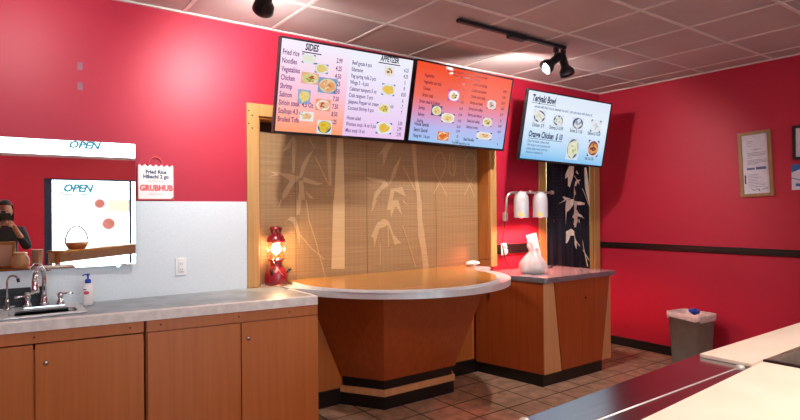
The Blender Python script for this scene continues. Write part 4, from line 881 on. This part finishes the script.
L1 = [wob(rrect(.282, .35, .045, .455), .014), rrect(.286, .354, .045, .485), rrect(.286, .354, .045, .511), rrect(.262, .33, .045, .514), rrect(.247, .315, .04, .47), wob(rrect(.19, .26, .04, .33), .02)]
loops(b, L1, cap0=False); b.build('bin_liner', LIN, t, local=True)
b = MB(); bm = bmesh.new(); bmesh.ops.create_icosphere(bm, subdivisions=2, radius=1)
for v in bm.verts: v.co = Vector((.02+v.co.x*.045*(1+rr.uniform(-.3, .5)), -.02+v.co.y*.05*(1+rr.uniform(-.3, .3)), .52+v.co.z*.026*(1+rr.uniform(-.3, .5))))
b.bm(bm)
o = b.build('crumpled_wrapper', mat('bright blue film', L('#123f9c'), L('#1b52bd'), rough=.3), None)
M_ = MW['waste_bin']; o.data.transform(M_); origin(o, M_ @ Vector((.02, -.02, .49))); tag(o, 'crumpled bright blue wrapper on the rim of the grey waste bin', 'wrapper')
# ------------------------------------------------------------------ kitchen prep table in the foreground
t = thing('prep_table', 'long stainless steel prep table under the cream boards in the foreground', 'table', (2.7, .66, 0))
PX0, PX1, PY0, PY1 = 1.205, 4.2, .17, 1.158; PZ = .885
b = MB()
b.prism([(PX0, PY0), (2.395, PY0), (2.395, PY1), (PX0, PY1-.058)], PZ-.03, PZ); b.box(2.396, 3.32, .93, PY1, PZ-.03, PZ, .004); b.box(3.321, PX1, PY0, PY1, PZ-.03, PZ, .004); b.box(2.396, 3.32, PY0, .42, PZ-.03, PZ, .004)
b.build('steel_top', STEEL, t)
b = MB(); b.tube([(PX0+.005, .966, PZ-.001), (2.30, .966, PZ-.001)], .0035, 8); b.ball((2.285, .966, PZ+.002), .016, sz=.5); b.ball((PX0+.016, PY1-.072, PZ+.002), .015, sz=.6); b.build('welded_ridge', STEELT, t)
b = MB(); b.box(PX0+.02, PX1-.02, PY1-.09, PY1-.07, .12, PZ-.031); b.box(PX0+.02, PX0+.04, PY0+.02, PY1-.09, .12, PZ-.031); b.box(PX1-.04, PX1-.02, PY0+.02, PY1-.09, .12, PZ-.031); b.build('body_panel', STEEL, t)
for x, y in ((PX0+.08, PY0+.08), (PX0+.08, PY1-.08), (PX1-.08, PY0+.08), (PX1-.08, PY1-.08)): MB().cyl((x, y, 0), (x, y, .85), .02).build('leg', STEEL, t)
b = MB(); b.box(2.312, PX1-.03, .936, 1.128, PZ+.001, .900, .004, 2)
far = b.build('cutting_board', CREAM); origin(far, (3.0, 1.03, PZ+.001)); tag(far, 'cream cutting board along the far edge of the steel table, behind the black pan', 'cutting board', 'cream cutting boards on the steel table')
b = MB(); q = [(1.10, .215), (2.395, .215), (2.381, .928), (1.25, .863)]
bm = bmesh.new(); vb = [bm.verts.new((x, y, PZ+.001)) for x, y in q]; vt = [bm.verts.new((x, y, .900)) for x, y in q]
bm.faces.new(vb[::-1]); bm.faces.new(vt)
for i in range(4): bm.faces.new((vb[i], vb[(i+1) % 4], vt[(i+1) % 4], vt[i]))
bmesh.ops.bevel(bm, geom=bm.edges[:], offset=.004, segments=2, affect='EDGES'); b.bm(bm)
near = b.build('cutting_board', CREAM); origin(near, (1.85, .55, PZ+.001)); tag(near, 'large cream cutting board nearest the viewer at the bottom right corner', 'cutting board', 'cream cutting boards on the steel table')
t = thing('black_rimmed_pan', 'grey steel drop-in pan with black rim between the cream boards', 'pan', (2.85, .67, .74))
b = MB(); zt = .903
for q in ((2.398, 3.318, .422, .445), (2.398, 2.418, .445, .932), (3.298, 3.318, .445, .932)): b.box(q[0], q[1], q[2], q[3], PZ-.03, zt, .002)
b.build('rim', BLACKP, t)
DGS = mat('dull grey steel', L('#95877c'), L('#a5978c'), rough=.4, metal=.6)
MB().box(2.419, 3.297, .905, .932, PZ-.03, zt-.002, .002).build('back_rim', DGS, t)
b = MB(); A = [(x, y) for x, y in rr_(2.4185, 3.2975, .4455, .9045, .03)]; C = rr_(2.45, 3.27, .48, .87, .03); n = len(A)
vs = [(x, y, zt-.004) for x, y in A]+[(x, y, .76) for x, y in C]; b.add(vs, [(i, n+i, n+(i+1) % n, (i+1) % n) for i in range(n)]+[[n+i for i in range(n)]], True); b.build('basin', DGS, t)
# ------------------------------------------------------------------ things seen only in the mirror (service counter behind the camera side)
t = thing('service_counter', 'low wooden service counter seen at the bottom of the mirror, under the jar', 'counter', (-.1, .42, 0))
b = MB(); b.box(-.95, .62, .28, .62, .895, .925, .004); b.build('counter_top', PINE, t); MB().box(-.93, .60, .30, .60, 0, .895).build('counter_front', LAM2, t)
t = thing('wooden_display_box', 'wood-framed cream box standing on the service counter in the mirror', 'box', (-.14, .36, .926))
bx0_, bx1_ = -.42, .085
b = MB(); b.box(bx0_+.03, bx1_-.03, .32, .42, .93, 1.17); b.build('panel', mat('cream board', L('#e0d2b4'), L('#e8dabd')), t)
b = MB()
for q in ((bx0_, bx1_, 1.17, 1.20), (bx0_, bx1_, .926, .93+.02), (bx0_, bx0_+.03, .95, 1.17), (bx1_-.03, bx1_, .95, 1.17)): b.box(q[0], q[1], .30, .43, q[2], q[3])
b.build('frame', PINE, t)
t = thing('ceramic_jar', 'round yellow ceramic jar seen low in the mirror beside the display box', 'jar', (.125, .53, .926))
YEL = mat('yellow glaze', L('#efd69a'), L('#f4e0ac'), rough=.3)
MB().lathe([(.05, 0), (.075, .015), (.088, .06), (.080, .11), (.058, .14), (.055, .15)], (.125, .53, .926), 28).build('body', YEL, t)
MB().lathe([(.064, .148), (.066, .156), (.06, .166), (.03, .17)], (.125, .53, .926), 28).build('lid', YEL, t)
t = thing('cup_stack', 'tall stack of striped paper cups seen in the mirror beside the window post', 'cups', (.275, .53, .926))
b = MB()
for i in range(9): b.lathe([(.040+.0012*i, .0+i*.021), (.046+.0012*i, .021+i*.021), (.049+.0012*i, .0225+i*.021)], (.275, .53, .926), 20)
b.build('cups', mat('cream striped card', L('#cfa98c'), L('#eee2cc'), rough=.5, scale=(60, 60, 3)), t)
# slanting display shelf with basket
t = thing('display_shelf', 'slanting wooden display shelf below the bright windows in the mirror', 'shelf', (1.0, -.95, 0))
p0, p1 = Vector((.40, -.25, 0)), Vector((1.75, -1.75, 0)); dv = (p1-p0).normalized(); nv = Vector((-dv.y, dv.x, 0))
def along(b, s0, s1, w0, w1, z0, z1):
    P = [p0+dv*s0+nv*w0, p0+dv*s1+nv*w0, p0+dv*s1+nv*w1, p0+dv*s0+nv*w1]
    b.hull8([(p.x, p.y, z0) for p in P], [(p.x, p.y, z1) for p in P])
Ln = (p1-p0).length
b = MB(); along(b, 0, Ln, -.02, .20, 1.03, 1.055); b.build('shelf_board', PINE, t)
b = MB(); along(b, 0, Ln, .0, .02, .90, 1.03); b.build('apron', mat('cream board front', L('#dccaa6'), L('#e6d6b6')), t)
for s0 in (.03, Ln-.07):
    b = MB(); along(b, s0, s0+.04, .06, .10, 0, 1.03); b.build('leg', PINE, t)
bp_ = p0+dv*.36+nv*.09
t = thing('wicker_basket', 'small wicker basket with hooped handle on the shelf in the mirror', 'basket', (bp_.x, bp_.y, 1.056))
WK = mat('wicker', L('#a8643c'), L('#c88850'), rough=.6, scale=(50, 50, 120), bump=.5)
MB().lathe([(.09, 0), (.115, .03), (.13, .08), (.122, .08), (.107, .03), (.08, .008)], (bp_.x, bp_.y, 1.056), 24).build('bowl', WK, t)
b = MB(); b.tube([bp_+Vector((.125*math.cos(a), 0, 1.12+.22*math.sin(a))) for a in [PI*i/18 for i in range(19)]], .010, 6); b.build('hoop_handle', WK, t)
# neon sign + window flyers
NE = emis('blue neon', (.10, .42, .55, 1), .8)
t = thing('open_sign', 'blue OPEN window sign in the shop window seen in the mirror', 'sign', (.86, FY+.05, 1.80))
b = MB(); b.text('OPEN', 0, 0, .16, lambda a, c_: (.86+a*1.0, FY+.02, 1.84+c_), xs=.95, align='CENTER', shear=.3, bold=.010)
b.build('lettering', NE, t)
b = MB(); b.tube([(.64, FY+.02, 1.83), (.70, FY+.02, 1.795), (.86, FY+.02, 1.785), (1.00, FY+.02, 1.80), (1.04, FY+.02, 1.83)], .012, 6); b.build('underline', NE, t)
t = thing('open_sign', 'blue OPEN sign in the high transom seen at the top of the mirror', 'sign', (.95, FY+.05, 2.50))
b = MB(); b.text('OPEN', 0, 0, .15, lambda a, c_: (.95+a*1.0, FY+.02, 2.52+c_), xs=1.1, align='CENTER', shear=.3, bold=.008); b.build('lettering', NE, t)
def flyer(x0, x1, z0, z1, bg, disc, label):
    t = thing('window_flyer', label, 'flyer', ((x0+x1)/2, FY-.04, z0), 'flyers on the shop window')
    MB().box(x0, x1, FY-.05, FY-.046, z0, z1).build('sheet', bg, t)
    if disc:
        b = MB(); cx, cz = (x0+x1)/2, (z0+z1)/2; n = 24; r = (x1-x0)*.36
        b.add([(cx, FY-.0445, cz)]+[(cx+r*math.cos(2*PI*i/n), FY-.0445, cz+r*math.sin(2*PI*i/n)) for i in range(n)], [(0, 1+i, 1+(i+1) % n) for i in range(n)]); b.build('printed_disc', disc, t)
def paperlike(name, col):
    m, nt, b_ = new_mat(name); b_.inputs['Base Color'].default_value = col; b_.inputs['Roughness'].default_value = .7
    tl = N(nt, 'ShaderNodeBsdfTranslucent'); tl.inputs['Color'].default_value = col; mx = N(nt, 'ShaderNodeMixShader'); mx.inputs['Fac'].default_value = .45
    nt.links.new(b_.outputs[0], mx.inputs[1]); nt.links.new(tl.outputs[0], mx.inputs[2]); nt.links.new(mx.outputs[0], nt.nodes['Material Output'].inputs['Surface']); return m
WCARD2 = paperlike('backlit white paper', L('#efe6e2'))
PK = paperlike('pink print', L('#eaa094')); CRP = paperlike('cream flyer', L('#f0e6d4'))
flyer(1.08, 1.27, 1.55, 1.76, WCARD2, PK, 'white flyer with a pink disc on the window in the mirror'); flyer(1.30, 1.60, 1.52, 1.72, CRP, None, 'plain cream flyer on the window in the mirror'); flyer(1.18, 1.42, 1.16, 1.50, WCARD2, PK, 'larger lower white flyer with a pale disc on the window in the mirror')
# ------------------------------------------------------------------ photographer (reflected in the mirror)
SKIN = mat('skin', L('#b98a70'), L('#c4957b'), rough=.5); HAIRM = mat('dark brown hair', L('#2a1c16'), L('#3a2920'), rough=.6, scale=(90, 90, 9)); JKT = mat('charcoal jacket', L('#23252c'), L('#2d3038'), rough=.85); JEAN = mat('blue jeans', L('#27344e'), L('#31405c'), rough=.85, scale=(90, 90, 90)); TOPM = mat('dusty rose top', L('#9a6f66'), L('#a87c72'), rough=.85)
def skinned(name, verts, edges, radii, m, parent, root=0, sub=2):
    me = bpy.data.meshes.new(name); inv = MW[parent.name].inverted()
    me.from_pydata([tuple(inv @ Vector(v)) for v in verts], edges, []); me.materials.append(m)
    o = bpy.data.objects.new(name, me); COL.objects.link(o); o.parent = parent; MW[o.name] = MW[parent.name].copy()
    o.modifiers.new('Skin', 'SKIN'); me.skin_vertices or None
    for i, r in enumerate(radii):
        sv_ = me.skin_vertices[0].data[i]; sv_.radius = (r, r) if not isinstance(r, tuple) else r; sv_.use_root = (i == root)
    sm_ = o.modifiers.new('Subdivision', 'SUBSURF'); sm_.levels = sub; sm_.render_levels = sub
    o.modifiers['Skin'].use_smooth_shade = True
    return o
PXX, PYY = -.02, -.24
ppl = thing('person', 'photographer in a charcoal jacket with a camera raised to the face, seen in mirror', 'person', (PXX, PYY, 0))
P = lambda x, y, z: (PXX+x, PYY+y, z)
V = [P(0,0,.88), P(0,0,1.02), P(0,0,1.18), P(0,0,1.30), P(0,.0,1.375), P(0,.01,1.43),
     P(.15,0,1.30), P(.22,.10,1.10), P(.115,.24,1.30), P(.075,.245,1.385),
     P(-.15,0,1.30), P(-.20,.10,1.10), P(-.10,.24,1.30), P(-.065,.235,1.375),
     P(.09,0,.84), P(.10,.02,.46), P(.10,-.01,.08), P(.10,.13,.035), P(-.09,0,.84), P(-.10,.02,.46), P(-.10,-.01,.08), P(-.10,.13,.035)]
E = [(0,1),(1,2),(2,3),(3,4),(4,5),(3,6),(6,7),(7,8),(8,9),(3,10),(10,11),(11,12),(12,13),(0,14),(14,15),(15,16),(16,17),(0,18),(18,19),(19,20),(20,21)]
Rr = [.12,.105,.12,.11,.055,.05,.055,.04,.028,.026,.055,.04,.028,.026,.085,.058,.038,.03,.085,.058,.038,.03]
# fingers: four bent chains and a thumb rooted inside each palm
def fingers(root, side):
    global V, E, Rr
    bx, by, bz = V[root]
    for i in range(4):
        o = len(V); x = bx-side*(.0); dz = .026-.018*i; ln = (.026, .03, .028, .022)[i]
        V += [(bx-side*.006, by+.022, bz+dz), (bx-side*(.018), by+.022+ln, bz+dz+.003), (bx-side*(.040), by+.022+ln*1.15, bz+dz+.002)]
        E += [(root, o), (o, o+1), (o+1, o+2)]; Rr += [.009, .0085, .0075]
    o = len(V); V += [(bx-side*.02, by-.004, bz-.01), (bx-side*.042, by+.004, bz-.004), (bx-side*.06, by+.012, bz+.002)]
    E += [(root, o), (o, o+1), (o+1, o+2)]; Rr += [.011, .010, .008]
fingers(9, 1); fingers(13, -1)
skinned('body', V, E, Rr, SKIN, ppl)
# head: one shaped surface with brow, nose, mouth and ears
hc_ = Vector(P(0, .03, 1.525)); bm = bmesh.new(); bmesh.ops.create_uvsphere(bm, u_segments=32, v_segments=24, radius=1)
for v in bm.verts:
    x, y, z = v.co; w = 1-.18*max(0, -z); d = 1+.10*(y < 0)
    nx, ny, nz = x*.072*w, y*.092*d, z*.115
    if y > 0:
        ny -= .010*math.exp(-((abs(x)-.38)**2/.03+(z-.08)**2/.015))
        ny += .026*math.exp(-(x**2/.012+(z+.12)**2/.03))
        ny += .006*math.exp(-(x**2/.06+(z+.48)**2/.008))-.004*math.exp(-(x**2/.06+(z+.43)**2/.002))
        ny += .010*math.exp(-(x**2/.06+(z+.85)**2/.03))
    v.co = hc_+Vector((nx, ny, nz))
b = MB(); b.bm(bm, sm=True)
for s in (-1, 1): b.ball(hc_+Vector((s*.073, -.005, -.005)), .02, sx=.35, sz=1.5)
b.build('head', SKIN, ppl)
EYW = mat('eye white', L('#d8d4d0'))
for s in (-1, 1): MB().ball(hc_+Vector((s*.028, .079, .010)), .010, sy=.6).build('eye', EYW, ppl)
b = MB(); b.tube([hc_+Vector((-.024, .084, -.052)), hc_+Vector((0, .090, -.054)), hc_+Vector((.024, .084, -.052))], .005, 6); b.build('mouth', mat('lips', L('#9c5650')), ppl)
bm = bmesh.new(); bmesh.ops.create_uvsphere(bm, u_segments=32, v_segments=24, radius=1)
for v in bm.verts:
    x, y, z = v.co; nx, ny, nz = x*.086, y*.105-.012, z*.125+.012
    if z < 0: nx *= 1+.25*(-z); nz *= 1.9; 
    if y > .25 and z < .45: ny = -.02+.02*y
    v.co = hc_+Vector((nx, ny, nz))
MB().bm(bm, sm=True).build('hair', HAIRM, ppl)
J = [P(0,0,.84), P(0,0,1.02), P(0,0,1.18), P(0,0,1.30), P(0,0,1.36), P(.15,0,1.30), P(.22,.10,1.10), P(.13,.205,1.26), P(-.15,0,1.30), P(-.20,.10,1.10), P(-.115,.205,1.26)]
skinned('jacket', J, [(0,1),(1,2),(2,3),(3,4),(3,5),(5,6),(6,7),(3,8),(8,9),(9,10)], [.145,.125,.14,.128,.066,.07,.052,.038,.07,.052,.038], JKT, ppl)
J = [P(0,0,.90), P(.09,0,.82), P(.10,.02,.46), P(.10,-.01,.10), P(-.09,0,.82), P(-.10,.02,.46), P(-.10,-.01,.10)]
skinned('jeans', J, [(0,1),(1,2),(2,3),(0,4),(4,5),(5,6)], [.13,.098,.07,.056,.098,.07,.056], JEAN, ppl)
for s in (-1, 1):
    b = MB(); b.ball(P(s*.10, .07, .05), .05, sx=1, sy=2.6, sz=.9); b.build('shoe', BLACKP, ppl)
t = thing('camera', 'black camera held up at the face of the photographer in the mirror', 'camera', (-.03, -.07, 1.42))
Mc = Matrix.Translation((-.028, -.075, 1.47)) @ Matrix.Rotation(-.63*0-.25, 4, 'Z'); t.matrix_world = Mc; MW[t.name] = Mc
b = MB(); b.box(-.068, .068, -.035, .012, -.045, .035, .008, 2); b.box(-.022, .022, -.03, .012, .035, .058, .006); b.build('body', BLACKP, t, local=True)
b = MB(); b.lathe([(.033, 0), (.035, .01), (.034, .035), (.03, .036)], (0, .012, -.003), 24, ax=(0, 1, 0)); b.build('lens', BLACKM, t, local=True)
# ------------------------------------------------------------------ ceiling panels behind the camera: kitchen light plus added fill
PANEL = emis('fluorescent diffuser', (1, .80, .66, 1), 29)
def troffer(x, y, label, pm=None):
    t = thing('ceiling_panel_light', label, 'ceiling light', (x, y, CZ-.02), 'fluorescent panels over the kitchen')
    b = MB(); b.box(x-.60, x+.60, y-.30, y-.285, CZ-.03, CZ-.008); b.box(x-.60, x+.60, y+.285, y+.30, CZ-.03, CZ-.008); b.box(x-.60, x-.585, y-.285, y+.285, CZ-.03, CZ-.008); b.box(x+.585, x+.60, y-.285, y+.285, CZ-.03, CZ-.008)
    b.build('frame', GRID, t); MB().box(x-.585, x+.585, y-.285, y+.285, CZ-.02, CZ-.014).build('diffuser', pm or PANEL, t)
troffer(-.6, -1.3, 'added fill panel in the ceiling near the shop windows', emis('dim fill diffuser', (1, .96, .92, 1), 4)); troffer(2.0, .0, 'fluorescent ceiling panel over the steel prep table'); troffer(4.2, .3, 'added fill panel in the ceiling over the right end of the prep table', emis('warm dim fill diffuser', (1, .88, .78, 1), 4));  # window-side and right-end panels are unseen fill, added to brighten the room
# ------------------------------------------------------------------ light
def lamp(kind, name, loc, energy, color, aim=None, **kw):
    l = bpy.data.lights.new(name, kind); l.energy = energy; l.color = color
    for k, v in kw.items(): setattr(l, k, v)
    o = bpy.data.objects.new(name, l); COL.objects.link(o); o.location = loc
    if aim is not None: o.rotation_euler = Vector(aim).to_track_quat('-Z', 'Y').to_euler()
    return o
lamp('SPOT', 'spot_glow_screens', hB-Vector((0, 0, .04)), 100, (1, .93, .87), (.45, .65, -.45), spot_size=math.radians(150), spot_blend=.35, shadow_soft_size=.03)
lamp('SPOT', 'spot_glow_hatch', hA, 85, (1, .95, .92), (.45, .78, -.40), spot_size=math.radians(150), spot_blend=.8, shadow_soft_size=.03)
lamp('SPOT', 'spot_glow_sink', hD, 26, (1, .95, .92), (0, .8, -.4), spot_size=math.radians(165), spot_blend=.4, shadow_soft_size=.03)
lamp('POINT', 'lantern_glow', (lx+.0, ly-.062, lz+.262), 9.0, (1, .62, .28), shadow_soft_size=.02)
for x in (4.055, 4.325): lamp('SPOT', 'heat_lamp_glow', (x, HY, 1.405), 55, (1, .25, .18), (0, 0, -1), spot_size=math.radians(150), spot_blend=.5, shadow_soft_size=.04)
lamp('POINT', 'passage_lamp', (4.9, 4.8, 2.3), 60, (1, .96, .85), shadow_soft_size=.1)
for x0, x1, z0, z1 in ((-2.1, -.55, .8, 2.2), (WINX0, WINX1, .35, 2.04), (-.5, WINX1, 2.36, 2.66)):
    o = lamp('AREA', 'window_daylight_portal', ((x0+x1)/2, FY-.13, (z0+z1)/2), 1, (1, 1, 1), (0, 1, 0), shape='RECTANGLE', size=x1-x0, size_y=z1-z0); o.data.cycles.is_portal = True
W = bpy.data.worlds.new('World'); S.world = W; W.use_nodes = True
W.node_tree.nodes['Background'].inputs['Color'].default_value = (.72, .87, 1, 1); W.node_tree.nodes['Background'].inputs['Strength'].default_value = 8.5
# ------------------------------------------------------------------ camera
fl, yw, pt, rl = 562.93, 0.62983, 0.00386, -0.007815
fwd = Vector((math.sin(yw)*math.cos(pt), math.cos(yw)*math.cos(pt), math.sin(pt))); rt = Vector((math.cos(yw), -math.sin(yw), 0)); up = rt.cross(fwd)
rt, up = rt*math.cos(rl)+up*math.sin(rl), up*math.cos(rl)-rt*math.sin(rl)
cam = bpy.data.cameras.new('camera_view'); cam.sensor_width = 36; cam.lens = fl/800*36; cam.clip_start = .03
co = bpy.data.objects.new('camera_view', cam); COL.objects.link(co)
M = Matrix.Identity(4)
for i in range(3): M[i][0] = rt[i]; M[i][1] = up[i]; M[i][2] = -fwd[i]
M[2][3] = 1.48; co.matrix_world = M; S.camera = co
S.view_settings.view_transform = 'Standard'; S.view_settings.look = 'None'; S.view_settings.exposure = 0; S.view_settings.gamma = 1; S.view_settings.use_curve_mapping = False
